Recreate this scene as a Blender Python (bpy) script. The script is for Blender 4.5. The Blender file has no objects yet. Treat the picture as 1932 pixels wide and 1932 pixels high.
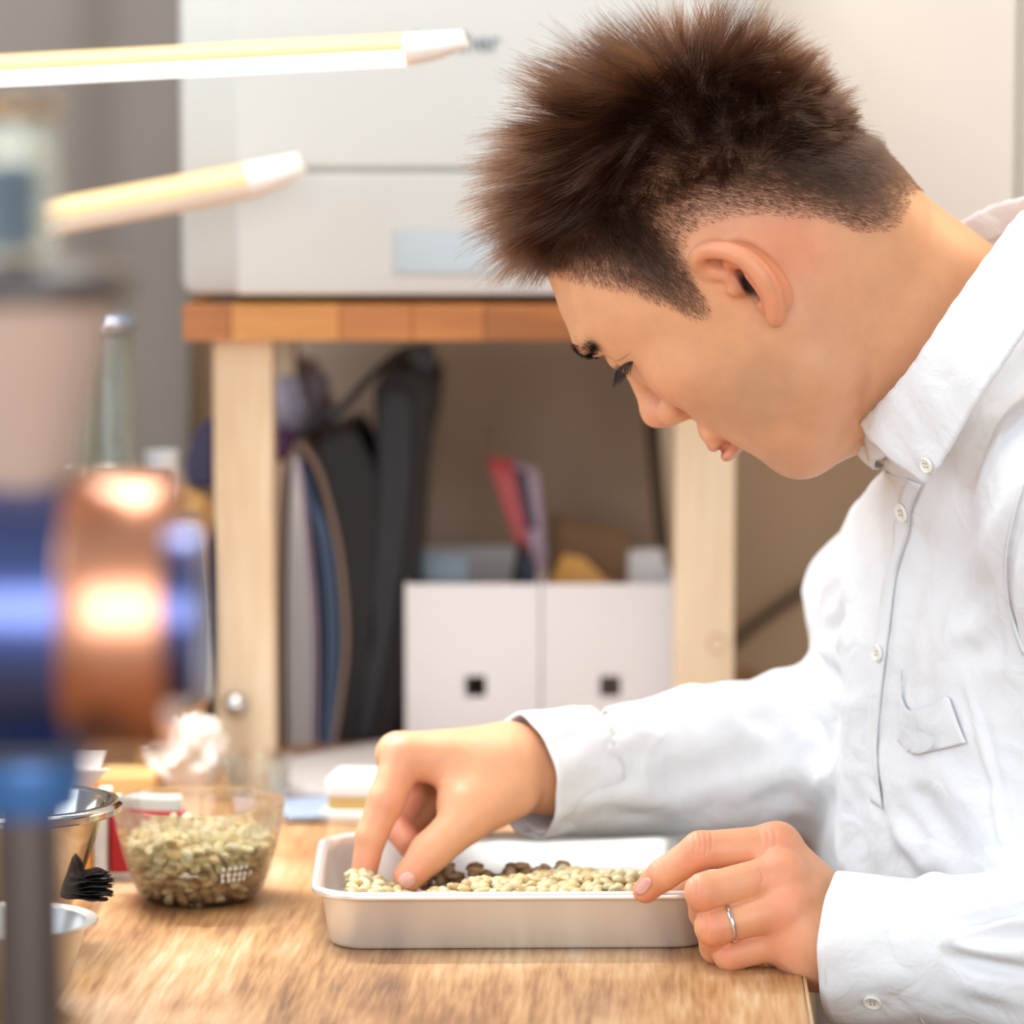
import bpy, bmesh, math, random
import numpy as np
from mathutils import Vector, Matrix, noise
from mathutils.bvhtree import BVHTree

# ------------------------------------------------------------------ camera, world, lights
scene = bpy.context.scene
COL = scene.collection
TH = math.radians(6.0)
CAMZ = 0.447
FPX = 1932 * 85 / 24
FWD = np.array([0, math.cos(TH), -math.sin(TH)])
UPV = np.array([0, math.sin(TH), math.cos(TH)])
RGT = np.array([1.0, 0, 0])
cam_d = bpy.data.cameras.new('camera')
cam = bpy.data.objects.new('camera', cam_d)
COL.objects.link(cam)
cam.location = (0, 0, CAMZ)
cam.rotation_euler = (math.pi / 2 - TH, 0, 0)
cam_d.lens = 85
cam_d.sensor_width = 24
cam_d.clip_start = 0.05
cam_d.clip_end = 60
cam_d.dof.use_dof = True
cam_d.dof.focus_distance = 1.95
cam_d.dof.aperture_fstop = 3.0
scene.camera = cam
scene.view_settings.view_transform = 'Standard'
scene.view_settings.look = 'None'
scene.view_settings.gamma = 1
scene.view_settings.use_curve_mapping = False
scene.view_settings.exposure = 0.0
scene.cycles.use_denoising = True
scene.cycles.max_bounces = 8
scene.cycles.transparent_max_bounces = 12
scene.cycles.caustics_reflective = False
scene.cycles.sample_clamp_indirect = 6

world = bpy.data.worlds.new('world')
scene.world = world
world.use_nodes = True
wn = world.node_tree.nodes
wn['Background'].inputs[0].default_value = (1.0, 0.98, 0.955, 1)
wn['Background'].inputs[1].default_value = 0.42


def area(name, loc, target, sx, sy, power, color):
    d = bpy.data.lights.new(name, 'AREA')
    d.shape = 'RECTANGLE'
    d.size, d.size_y = sx, sy
    d.energy = power
    d.color = color
    o = bpy.data.objects.new(name, d)
    COL.objects.link(o)
    o.location = loc
    o.rotation_euler = (Vector(target) - Vector(loc)).to_track_quat('-Z', 'Y').to_euler()
    return o


area('window_daylight', (-1.9, 1.2, 1.0), (0.1, 2.1, 0.1), 1.3, 1.3, 28, (0.72, 0.86, 1.0))
area('ceiling_light', (-0.25, 2.15, 1.6), (0.1, 2.1, 0.0), 1.0, 0.9, 22, (1.0, 0.97, 0.93))
area('window_behind', (0.3, -1.7, 0.95), (0.0, 2.2, 0.1), 3.6, 1.9, 92, (0.96, 0.98, 1.0))
area('warm_spot', (1.3, 2.75, 1.15), (0.25, 2.05, 0.35), 0.8, 0.8, 15, (1.0, 0.68, 0.38))


def P(px, py, y):
    """point of the place seen at photo position (px, py) and lying y metres in front of the camera"""
    d = FWD + (px - 966) / FPX * RGT - (py - 966) / FPX * UPV
    d = d * (y / d[1])
    return np.array([d[0], d[1], d[2] + CAMZ])


def T(px, py, z=0.0):
    """point at height z seen at (px, py)"""
    d = FWD + (px - 966) / FPX * RGT - (py - 966) / FPX * UPV
    t = (z - CAMZ) / d[2]
    return np.array([d[0] * t, d[1] * t, z])


# ------------------------------------------------------------------ object helpers
def tag(o, label=None, cat=None, group=None, kind=None):
    if label: o['label'] = label
    if cat: o['category'] = cat
    if group: o['group'] = group
    if kind: o['kind'] = kind
    return o


def empty(name, loc=(0, 0, 0), rz=0.0, label=None, cat=None, group=None):
    o = bpy.data.objects.new(name, None)
    COL.objects.link(o)
    o.location = loc
    o.rotation_euler.z = rz
    o.empty_display_size = 0.02
    return tag(o, label, cat, group)


def link(name, me, mat=None, parent=None, smooth=True):
    o = bpy.data.objects.new(name, me)
    COL.objects.link(o)
    if mat: me.materials.append(mat)
    if parent is not None: o.parent = parent
    if smooth:
        me.polygons.foreach_set('use_smooth', np.ones(len(me.polygons), dtype=bool))
    return o


def from_bm(name, bm, mat=None, parent=None, smooth=False):
    me = bpy.data.meshes.new(name)
    bmesh.ops.recalc_face_normals(bm, faces=bm.faces)
    if smooth:
        for ed in bm.edges:
            if len(ed.link_faces) == 2 and ed.calc_face_angle(0) > 0.75: ed.smooth = False
    bm.to_mesh(me)
    bm.free()
    return link(name, me, mat, parent, smooth)


def box_bm(bm, x0, x1, y0, y1, z0, z1, bev=0.0, M=None):
    r = bmesh.ops.create_cube(bm, size=1.0)
    vs = r['verts']
    for v in vs:
        v.co = Vector((x0 if v.co.x < 0 else x1, y0 if v.co.y < 0 else y1, z0 if v.co.z < 0 else z1))
    if bev > 0:
        es = list({e for v in vs for e in v.link_edges})
        rr = bmesh.ops.bevel(bm, geom=es, offset=bev, segments=2, affect='EDGES', profile=0.5)
        vs = list({v for f in rr['faces'] for v in f.verts} | {v for v in vs if v.is_valid})
    if M is not None:
        for v in vs: v.co = M @ v.co
    return vs


def box(name, x0, x1, y0, y1, z0, z1, mat, parent=None, bev=0.0, M=None):
    bm = bmesh.new()
    box_bm(bm, x0, x1, y0, y1, z0, z1, bev, M)
    return from_bm(name, bm, mat, parent)


def lathe_bm(bm, prof, n=64, axis='z', M=None, close=False):
    rings = []
    for (r, z) in prof:
        ring = []
        if r < 1e-6:
            ring = [bm.verts.new((0, 0, z))]
        else:
            for i in range(n):
                a = 2 * math.pi * i / n
                ring.append(bm.verts.new((r * math.cos(a), r * math.sin(a), z)))
        rings.append(ring)
    pairs = list(zip(rings, rings[1:]))
    if close: pairs.append((rings[-1], rings[0]))
    for A, B in pairs:
        for i in range(n):
            j = (i + 1) % n
            if len(A) == 1 and len(B) == 1: continue
            if len(A) == 1: bm.faces.new((A[0], B[i], B[j]))
            elif len(B) == 1: bm.faces.new((A[i], B[0], A[j]))
            else: bm.faces.new((A[i], B[i], B[j], A[j]))
    vs = [v for r in rings for v in r]
    for v in vs:
        if axis == 'x': v.co = Vector((v.co.z, v.co.y, -v.co.x))
        if M is not None: v.co = M @ v.co
    return vs


def lathe(name, prof, mat, parent=None, n=64, axis='z', M=None, close=False):
    bm = bmesh.new()
    lathe_bm(bm, prof, n, axis, M, close)
    return from_bm(name, bm, mat, parent, True)


def tube_bm(bm, pts, rad, n=10, caps=True):
    pts = [Vector(p) for p in pts]
    rads = rad if hasattr(rad, '__len__') else [rad] * len(pts)
    rings = []
    up = None
    for i, p in enumerate(pts):
        a = pts[max(i - 1, 0)]
        b = pts[min(i + 1, len(pts) - 1)]
        d = (b - a).normalized()
        if up is None:
            up = Vector((0, 0, 1)) if abs(d.z) < 0.9 else Vector((0, 1, 0))
        s = d.cross(up).normalized()
        up = s.cross(d).normalized()
        rings.append([bm.verts.new(p + (s * math.cos(2 * math.pi * k / n) + up * math.sin(2 * math.pi * k / n)) * rads[i]) for k in range(n)])
    for A, B in zip(rings, rings[1:]):
        for i in range(n):
            bm.faces.new((A[i], A[(i + 1) % n], B[(i + 1) % n], B[i]))
    if caps:
        bm.faces.new(rings[0][::-1])
        bm.faces.new(rings[-1])


def tube(name, pts, rad, mat, parent=None, n=10):
    bm = bmesh.new()
    tube_bm(bm, pts, rad, n)
    return from_bm(name, bm, mat, parent, True)


def grid_sheet(name, G, thick, mat, parent=None, smooth=True):
    """a sheet of real thickness through a grid of points G[r][c]"""
    G = np.array(G, dtype=float)
    R, C = G.shape[:2]
    du = np.gradient(G, axis=0)
    dv = np.gradient(G, axis=1)
    N = np.cross(du, dv)
    N /= np.maximum(np.linalg.norm(N, axis=2, keepdims=True), 1e-12)
    A = G + N * thick / 2
    B = G - N * thick / 2
    V = np.concatenate([A.reshape(-1, 3), B.reshape(-1, 3)])
    F = []
    n = R * C
    for r in range(R - 1):
        for c in range(C - 1):
            a, b, d, e = r * C + c, r * C + c + 1, (r + 1) * C + c + 1, (r + 1) * C + c
            F.append((a, b, d, e))
            F.append((n + e, n + d, n + b, n + a))
    for r in range(R - 1):
        for c in (0, C - 1):
            a, b = r * C + c, (r + 1) * C + c
            F.append((a, b, n + b, n + a) if c == 0 else (b, a, n + a, n + b))
    for c in range(C - 1):
        for r in (0, R - 1):
            a, b = r * C + c, r * C + c + 1
            F.append((b, a, n + a, n + b) if r == 0 else (a, b, n + b, n + a))
    me = bpy.data.meshes.new(name)
    me.from_pydata(V.tolist(), [], F)
    me.update()
    return link(name, me, mat, parent, smooth)


def spline(pts, n):
    """Catmull-Rom through pts, n samples"""
    p = np.array(pts, dtype=float)
    q = np.vstack([2 * p[0] - p[1], p, 2 * p[-1] - p[-2]])
    out = []
    m = len(p) - 1
    for s in np.linspace(0, m, n):
        i = min(int(s), m - 1)
        t = s - i
        a, b, c, d = q[i], q[i + 1], q[i + 2], q[i + 3]
        out.append(0.5 * (2 * b + (c - a) * t + (2 * a - 5 * b + 4 * c - d) * t * t + (3 * b - a - 3 * c + d) * t ** 3))
    return np.array(out)


# ------------------------------------------------------------------ materials
def S(r, g, b):
    """sRGB 0..255 to linear"""
    f = lambda c: c / 12.92 if c <= 0.04045 else ((c + 0.055) / 1.055) ** 2.4
    return (f(r / 255), f(g / 255), f(b / 255), 1)


class NT:
    def __init__(self, name):
        self.m = bpy.data.materials.new(name)
        self.m.use_nodes = True
        self.t = self.m.node_tree
        self.b = self.t.nodes['Principled BSDF']

    def n(self, typ, **kw):
        nd = self.t.nodes.new(typ)
        for k, v in kw.items():
            if k in nd.inputs.keys() if hasattr(nd.inputs, 'keys') else False:
                nd.inputs[k].default_value = v
            else:
                setattr(nd, k, v)
        return nd

    def l(self, a, b):
        self.t.links.new(a, b)


def mat(name, color, rough=0.5, metal=0.0, var=0.06, scale=30.0, bump=0.0, bscale=200.0, emit=None, estr=0.0, trans=0.0, ior=1.45, spec=0.5, stretch=(1, 1, 1), coat=0.0, sss=0.0, aniso=0.0):
    t = NT(name)
    b = t.b
    tc = t.n('ShaderNodeTexCoord')
    mp = t.n('ShaderNodeMapping')
    mp.inputs['Scale'].default_value = stretch
    t.l(tc.outputs['Object'], mp.inputs['Vector'])
    nz = t.n('ShaderNodeTexNoise')
    nz.inputs['Scale'].default_value = scale
    nz.inputs['Detail'].default_value = 3
    t.l(mp.outputs[0], nz.inputs['Vector'])
    mx = t.n('ShaderNodeMix', data_type='RGBA')
    c = color
    mx.inputs[6].default_value = tuple(max(0, x * (1 - var)) for x in c[:3]) + (1,)
    mx.inputs[7].default_value = tuple(min(1, x * (1 + var)) for x in c[:3]) + (1,)
    t.l(nz.outputs['Fac'], mx.inputs[0])
    t.l(mx.outputs[2], b.inputs['Base Color'])
    b.inputs['Roughness'].default_value = rough
    b.inputs['Metallic'].default_value = metal
    b.inputs['IOR'].default_value = ior
    b.inputs['Specular IOR Level'].default_value = spec
    b.inputs['Transmission Weight'].default_value = trans
    b.inputs['Coat Weight'].default_value = coat
    b.inputs['Subsurface Weight'].default_value = sss
    b.inputs['Anisotropic'].default_value = aniso
    if sss:
        b.inputs['Subsurface Radius'].default_value = (1.0, 0.35, 0.15)
        b.inputs['Subsurface Scale'].default_value = 0.006
    if emit:
        b.inputs['Emission Color'].default_value = emit
        b.inputs['Emission Strength'].default_value = estr
    if bump:
        n2 = t.n('ShaderNodeTexNoise')
        n2.inputs['Scale'].default_value = bscale
        t.l(mp.outputs[0], n2.inputs['Vector'])
        bp = t.n('ShaderNodeBump')
        bp.inputs['Strength'].default_value = bump
        bp.inputs['Distance'].default_value = 0.001
        t.l(n2.outputs['Fac'], bp.inputs['Height'])
        t.l(bp.outputs[0], b.inputs['Normal'])
    return t.m


def glass(name, tint=(0.95, 0.98, 0.97, 1), rough=0.0):
    """clear glass: refracting, and letting straight light through for shadow rays by thin transparency mix"""
    t = NT(name)
    t.b.inputs['Base Color'].default_value = tint
    t.b.inputs['Transmission Weight'].default_value = 1.0
    t.b.inputs['Roughness'].default_value = rough
    t.b.inputs['IOR'].default_value = 1.45
    tr = t.n('ShaderNodeBsdfTransparent')
    tr.inputs[0].default_value = tint
    mx = t.n('ShaderNodeMixShader')
    mx.inputs[0].default_value = 0.7
    t.l(tr.outputs[0], mx.inputs[1])
    t.l(t.b.outputs[0], mx.inputs[2])
    t.l(mx.outputs[0], t.t.nodes['Material Output'].inputs['Surface'])
    return t.m


def wood(name, stops, axis='y', plank=None, rough=0.4, scale=1.0, bump=0.15, rot=0.0, spec=0.5):
    """wood whose grain runs along axis; plank = width of boards printed side by side"""
    t = NT(name)
    tc = t.n('ShaderNodeTexCoord')
    mp = t.n('ShaderNodeMapping')
    st = {'x': (0.07, 1, 1), 'y': (1, 0.07, 1), 'z': (1, 1, 0.07)}[axis]
    mp.inputs['Scale'].default_value = st
    mp.inputs['Rotation'].default_value = (0, 0, rot)
    t.l(tc.outputs['Object'], mp.inputs['Vector'])
    vec = mp.outputs[0]
    n1 = t.n('ShaderNodeTexNoise')
    n1.inputs['Scale'].default_value = 22 * scale
    n1.inputs['Detail'].default_value = 5
    n1.inputs['Distortion'].default_value = 1.2
    t.l(vec, n1.inputs['Vector'])
    n2 = t.n('ShaderNodeTexNoise')
    n2.inputs['Scale'].default_value = 260 * scale
    n2.inputs['Detail'].default_value = 2
    t.l(vec, n2.inputs['Vector'])
    n3 = t.n('ShaderNodeTexNoise')
    n3.inputs['Scale'].default_value = 5 * scale
    n3.inputs['Detail'].default_value = 3
    t.l(tc.outputs['Object'], n3.inputs['Vector'])
    a = t.n('ShaderNodeMath', operation='MULTIPLY_ADD')
    t.l(n2.outputs['Fac'], a.inputs[0])
    a.inputs[1].default_value = 0.56
    t.l(n1.outputs['Fac'], a.inputs[2])
    a2 = t.n('ShaderNodeMath', operation='MULTIPLY_ADD')
    t.l(n3.outputs['Fac'], a2.inputs[0])
    a2.inputs[1].default_value = 1.0
    t.l(a.outputs[0], a2.inputs[2])
    last = a2
    if plank:
        sx = t.n('ShaderNodeSeparateXYZ')
        t.l(tc.outputs['Object'], sx.inputs[0])
        dv = t.n('ShaderNodeMath', operation='DIVIDE')
        t.l(sx.outputs['X' if axis == 'y' else 'Y'], dv.inputs[0])
        dv.inputs[1].default_value = plank
        fl = t.n('ShaderNodeMath', operation='FLOOR')
        t.l(dv.outputs[0], fl.inputs[0])
        wnz = t.n('ShaderNodeTexWhiteNoise', noise_dimensions='1D')
        t.l(fl.outputs[0], wnz.inputs['W'])
        a3 = t.n('ShaderNodeMath', operation='MULTIPLY_ADD')
        t.l(wnz.outputs['Value'], a3.inputs[0])
        a3.inputs[1].default_value = 0.22
        t.l(a2.outputs[0], a3.inputs[2])
        last = a3
    cr = t.n('ShaderNodeValToRGB')
    e = cr.color_ramp.elements
    lo, hi = 0.98, 1.53
    if plank: hi += 0.15
    e[0].position = 0.0
    e[0].color = stops[0]
    e[1].position = 1.0
    e[1].color = stops[-1]
    for i, s in enumerate(stops[1:-1]):
        x = e.new((i + 1) / (len(stops) - 1))
        x.color = s
    mr = t.n('ShaderNodeMapRange')
    mr.inputs['From Min'].default_value = lo
    mr.inputs['From Max'].default_value = hi
    t.l(last.outputs[0], mr.inputs['Value'])
    t.l(mr.outputs[0], cr.inputs[0])
    t.l(cr.outputs[0], t.b.inputs['Base Color'])
    t.b.inputs['Roughness'].default_value = rough
    t.b.inputs['Specular IOR Level'].default_value = spec
    bp = t.n('ShaderNodeBump')
    bp.inputs['Strength'].default_value = bump
    bp.inputs['Distance'].default_value = 0.0006
    t.l(n2.outputs['Fac'], bp.inputs['Height'])
    t.l(bp.outputs[0], t.b.inputs['Normal'])
    return t.m


# ------------------------------------------------------------------ implicit modelling (one continuous skin for body and clothes)
def sminv(a, b, k):
    h = np.clip(0.5 + 0.5 * (b - a) / k, 0, 1)
    return b + (a - b) * h - k * h * (1 - h)


def smaxv(a, b, k):
    return -sminv(-a, -b, k)


def sphere(P, c, r):
    return np.linalg.norm(P - np.array(c, dtype=np.float32), axis=1) - r


def ell(P, c, r, R=None, e=2.0):
    q = P - np.array(c, dtype=np.float32)
    if R is not None: q = q @ np.array(R, dtype=np.float32).T
    r = np.array(r, dtype=np.float32)
    q = np.abs(q) / r
    k = (q ** e).sum(1) ** (1 / e) if e != 2.0 else np.sqrt((q * q).sum(1))
    return (k - 1) * r.min() if e != 2.0 else k * (k - 1) / np.maximum(np.sqrt(((q / r) ** 2).sum(1)), 1e-6)


def rcone(P, a, b, ra, rb):
    a = np.array(a, dtype=np.float32)
    ab = np.array(b, dtype=np.float32) - a
    h = np.clip(((P - a) @ ab) / max(float(ab @ ab), 1e-9), 0, 1)
    return np.linalg.norm(P - a - h[:, None] * ab, axis=1) - (ra + (rb - ra) * h)


def chain(P, pts, rads, k=4.0):
    d = None
    for i in range(len(pts) - 1):
        e = rcone(P, pts[i], pts[i + 1], rads[i], rads[i + 1])
        d = e if d is None else sminv(d, e, k) if k > 0 else np.minimum(d, e)
    return d


def polygonize(field, lo, hi, h):
    """sparse evaluation of field (P in mm -> distance in mm), naive surface nets"""
    lo = np.array(lo, dtype=np.float32)
    hi = np.array(hi, dtype=np.float32)
    B = 4
    nb = np.ceil((hi - lo) / (h * B)).astype(int) + 1
    n = nb * B
    ci = np.stack(np.meshgrid(*[np.arange(k) for k in nb], indexing='ij'), -1).reshape(-1, 3)
    cc = lo + (ci * B + (B - 1) / 2) * h
    fc = np.concatenate([field(cc[i:i + 400000]) for i in range(0, len(cc), 400000)])
    G = np.repeat(np.repeat(np.repeat(fc.reshape(nb), B, 0), B, 1), B, 2).astype(np.float32)
    near = np.abs(fc) < h * B * 2.2
    bi = ci[near] * B
    off = np.stack(np.meshgrid(*[np.arange(B)] * 3, indexing='ij'), -1).reshape(-1, 3)
    idx = (bi[:, None, :] + off[None]).reshape(-1, 3)
    for s in range(0, len(idx), 600000):
        ii = idx[s:s + 600000]
        G[ii[:, 0], ii[:, 1], ii[:, 2]] = field((lo + ii * h).astype(np.float32))
    sg = G < 0
    c8 = [sg[a:n[0] - 1 + a, b:n[1] - 1 + b, c:n[2] - 1 + c] for a in (0, 1) for b in (0, 1) for c in (0, 1)]
    anyc = np.logical_or.reduce(c8)
    allc = np.logical_and.reduce(c8)
    act = np.argwhere(anyc & ~allc)
    co = np.array([(a, b, c) for a in (0, 1) for b in (0, 1) for c in (0, 1)])
    vals = np.stack([G[act[:, 0] + o[0], act[:, 1] + o[1], act[:, 2] + o[2]] for o in co], 1)
    acc = np.zeros((len(act), 3))
    cnt = np.zeros(len(act))
    for i in range(8):
        for j in range(i + 1, 8):
            if np.abs(co[i] - co[j]).sum() != 1: continue
            m = (vals[:, i] < 0) != (vals[:, j] < 0)
            t = vals[m, i] / (vals[m, i] - vals[m, j])
            acc[m] += co[i] + t[:, None] * (co[j] - co[i])
            cnt[m] += 1
    V = lo + (act + acc / cnt[:, None]) * h
    cid = np.full(tuple(n - 1), -1, dtype=np.int32)
    cid[act[:, 0], act[:, 1], act[:, 2]] = np.arange(len(act))
    Q = []
    for ax in range(3):
        s0 = [slice(None)] * 3
        s1 = [slice(None)] * 3
        s0[ax] = slice(0, n[ax] - 1)
        s1[ax] = slice(1, n[ax])
        A, Bb = sg[tuple(s0)], sg[tuple(s1)]
        e = np.argwhere(A != Bb)
        u, v = [(1, 2), (2, 0), (0, 1)][ax]
        e = e[(e[:, u] > 0) & (e[:, v] > 0) & (e[:, u] < n[u] - 1) & (e[:, v] < n[v] - 1)]
        inside = A[e[:, 0], e[:, 1], e[:, 2]]
        def cell(du, dv):
            q = e.copy()
            q[:, u] += du
            q[:, v] += dv
            return cid[q[:, 0], q[:, 1], q[:, 2]]
        q = np.stack([cell(-1, -1), cell(0, -1), cell(0, 0), cell(-1, 0)], 1)
        q[~inside] = q[~inside][:, ::-1]
        Q.append(q)
    Q = np.concatenate(Q)
    Q = Q[(Q >= 0).all(1)]
    return V, Q


def mesh_np(name, V, Q):
    me = bpy.data.meshes.new(name)
    me.vertices.add(len(V))
    me.vertices.foreach_set('co', np.ascontiguousarray(V, dtype=np.float32).ravel())
    me.loops.add(len(Q) * 4)
    me.loops.foreach_set('vertex_index', np.ascontiguousarray(Q, dtype=np.int32).ravel())
    me.polygons.add(len(Q))
    me.polygons.foreach_set('loop_start', np.arange(0, len(Q) * 4, 4, dtype=np.int32))
    me.update(calc_edges=True)
    me.validate()
    return me


def relax(V, Q, it=2, w=0.5):
    for _ in range(it):
        S_ = np.zeros_like(V)
        C_ = np.zeros(len(V))
        for a, b in ((0, 1), (1, 2), (2, 3), (3, 0)):
            for k in range(3):
                S_[:, k] += np.bincount(Q[:, a], V[Q[:, b], k], len(V)) + np.bincount(Q[:, b], V[Q[:, a], k], len(V))
            C_ += np.bincount(Q[:, a], minlength=len(V)) + np.bincount(Q[:, b], minlength=len(V))
        m = C_ > 0
        V[m] += w * (S_[m] / C_[m, None] - V[m])
    return V


def vnormals(V, Q):
    fn = np.cross(V[Q[:, 2]] - V[Q[:, 0]], V[Q[:, 3]] - V[Q[:, 1]])
    N = np.zeros_like(V)
    for c in range(4):
        for k in range(3):
            N[:, k] += np.bincount(Q[:, c], fn[:, k], len(V))
    return N / np.maximum(np.linalg.norm(N, axis=1, keepdims=True), 1e-12)


def set_color(me, C, name='Col'):
    at = me.color_attributes.new(name, 'FLOAT_COLOR', 'POINT')
    a = np.ones((len(C), 4), dtype=np.float32)
    a[:, :3] = C
    at.data.foreach_set('color', a.ravel())

# ------------------------------------------------------------------ setting
WALL_Y = 3.06
m_wall = mat('beige_wall_paint', S(206, 180, 148), 0.8, var=0.04, scale=6, bump=0.1, bscale=120)
m_floor = wood('floor_wood', [S(90, 62, 40), S(130, 95, 62), S(160, 122, 84)], 'x', 0.12, 0.45)
tag(box('wall_back', -2.2, 2.4, WALL_Y, WALL_Y + 0.1, -0.72, 1.9, m_wall), kind='structure')
tag(box('floor', -2.2, 2.4, -0.5, WALL_Y + 0.1, -0.77, -0.72, m_floor), kind='structure')

# worktable: laminated board with a printed oak grain
m_table = wood('oak_print', [S(104, 68, 40), S(150, 106, 66), S(182, 138, 92), S(202, 166, 124), S(220, 196, 166)], 'y', 0.125, 0.36, scale=1.3, bump=0.35, spec=0.6)
c0 = T(1515, 1850)
RZ_T = -math.atan(0.0435)
table = empty('worktable', (c0[0], c0[1], 0), RZ_T, 'wooden worktable with brown oak-grain top under the tray and bowls', 'table')
bm = bmesh.new()
box_bm(bm, -1.25, 0, -0.42, 1.12, -0.028, 0, 0.0012)
from_bm('tabletop', bm, m_table, table)
m_edge = wood('edge_band', [S(150, 108, 70), S(196, 158, 116), S(214, 182, 142)], 'y', None, 0.4)
box('edge_band', 0.0002, 0.0022, -0.42, 1.12, -0.0275, -0.0005, m_edge, table, 0.0006)
m_black = mat('black_metal', S(30, 30, 32), 0.45)
for sx, sy in ((-1.2, -0.38), (-0.05, -0.38), (-1.2, 1.05), (-0.05, 1.05)):
    box('leg', sx - 0.02, sx + 0.02, sy - 0.02, sy + 0.02, -0.72, -0.028, m_black, table, 0.003)

# ------------------------------------------------------------------ small shelf stand with printer on it
m_pine = wood('pine', [S(214, 184, 146), S(232, 208, 174), S(240, 222, 194)], 'z', None, 0.55, scale=0.6, bump=0.05)
m_st = [wood('butcher_block_%d' % i, s, 'x', None, 0.4, scale=0.8, bump=0.05) for i, s in enumerate((
    [S(170, 104, 44), S(194, 124, 56), S(208, 138, 66)], [S(192, 128, 58), S(212, 150, 74), S(222, 162, 86)], [S(150, 88, 38), S(176, 108, 48), S(190, 120, 58)]))]
shelf = empty('shelf_stand', (-0.03, 2.66, 0), 0, 'low pine stand with butcher-block top carrying the printer on the table', 'shelf')
SX, SY = -0.03, 2.66
random.seed(4)
yy0, zt, zb = 2.50, 0.327, 0.303
row = 0
y = yy0
while y < 2.86:
    x = -0.227 - (random.random() * 0.07)
    while x < 0.176:
        w = random.choice((0.05, 0.075, 0.095))
        a, b = max(x, -0.227), min(x + w, 0.176)
        if b - a > 0.006:
            box('stave', a - SX, b - 0.0004 - SX, y - SY, y + 0.0396 - SY, zb, zt, random.choice(m_st), shelf, 0.0006)
        x += w
    y += 0.04
for lx in (-0.2085, 0.1145):
    for ly in (2.525, 2.80):
        box('leg', lx - SX, lx + 0.0415 - SX, ly - SY, ly + 0.04 - SY, 0.0, zb, m_pine, shelf, 0.0015)
m_knot = wood('knot', [S(150, 104, 64), S(186, 138, 92), S(206, 164, 120)], 'z', None, 0.5)
kp = P(1352, 1214, 2.525)
lathe('knot', [(0, -0.0004), (0.0055, -0.0003), (0.0065, 0.0006)], m_knot, shelf, 20, M=Matrix.Translation((kp[0] - SX, kp[1] - SY - 0.0002, kp[2])) @ Matrix.Rotation(math.pi / 2, 4, 'X'))
m_steel = mat('brushed_steel', S(205, 203, 200), 0.28, 1.0, var=0.03, scale=8)
kp = P(446, 1330, 2.515)
lathe('bolt_cap', [(0, 0.010), (0.005, 0.009), (0.0085, 0.005), (0.0095, 0.0), (0.006, -0.004), (0.003, -0.012)], m_steel, shelf, 24,
      M=Matrix.Translation((kp[0] - SX, kp[1] - SY, kp[2])) @ Matrix.Rotation(math.pi / 2, 4, 'X'))['label'] = 'round chrome bolt cap'

m_prn = mat('printer_plastic', S(194, 195, 191), 0.45, var=0.01)
m_prn2 = mat('printer_plastic_front', S(200, 201, 197), 0.45, var=0.01)
m_seam = mat('printer_seam', S(176, 176, 168), 0.6)
m_win = mat('printer_window', S(176, 190, 198), 0.15)
m_logo = mat('logo_ink', S(112, 120, 130), 0.5)
PX0, PX1, PY = P(338, 500, 2.53)[0], P(1432, 500, 2.53)[0], 2.53
prn = empty('printer', ((PX0 + PX1) / 2, PY + 0.15, zt), 0, 'large pale grey office printer on the butcher-block stand', 'printer')
ox, oy, oz = prn.location
ZSEAM = P(700, 322, PY)[2]
bm = bmesh.new()
box_bm(bm, PX0 - ox, PX1 - ox, 0.004 - 0.15, 0.17, 0.004, 0.31, 0.012)
from_bm('body', bm, m_prn, prn, True)
xa, xb = P(446, 400, PY)[0] - ox, PX1 - 0.03 - ox
box('front_tray', xa, xb, -0.151, -0.13, 0.006, ZSEAM - oz - 0.0016, m_prn2, prn, 0.002)
box('front_cover', xa, xb, -0.151, -0.13, ZSEAM - oz + 0.0016, 0.27, m_prn2, prn, 0.002)
box('seam', xa + 0.002, xb - 0.002, -0.1475, -0.13, ZSEAM - oz - 0.003, ZSEAM - oz + 0.003, m_seam, prn)
wa, wb = P(738, 430, PY), P(960, 522, PY)
box('paper_window', wa[0] - ox, wb[0] - ox, -0.1516, -0.146, wb[2] - oz, wa[2] - oz, m_win, prn, 0.003)
box('window_frame', wa[0] - ox - 0.0018, wb[0] - ox + 0.0018, -0.1512, -0.146, wb[2] - oz - 0.0018, wa[2] - oz + 0.0018, m_seam, prn, 0.003)
for fx in (PX0 + 0.03, PX1 - 0.03):
    for fy in (-0.12, 0.14):
        box('foot', fx - ox - 0.01, fx - ox + 0.01, fy - 0.01, fy + 0.01, 0.0, 0.006, m_black, prn)
fc = bpy.data.curves.new('logo', 'FONT')
fc.body = 'brother'
fc.size = 0.0190
fc.extrude = 0.0003
fc.offset = 0.0004
fc.space_character = 1.0
fo = bpy.data.objects.new('logo_tmp', fc)
COL.objects.link(fo)
bpy.context.view_layer.update()
dg = bpy.context.evaluated_depsgraph_get()
lm = bpy.data.meshes.new_from_object(fo.evaluated_get(dg))
bpy.data.objects.remove(fo)
lo_ = link('logo', lm, m_logo, prn, False)
wtx = max(v.co.x for v in lm.vertices)
lp = P(945, 96, PY)
lo_.location = (lp[0] - ox - wtx, -0.1512, lp[2] - oz)
lo_.rotation_euler = (math.pi / 2, 0, 0)

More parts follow.
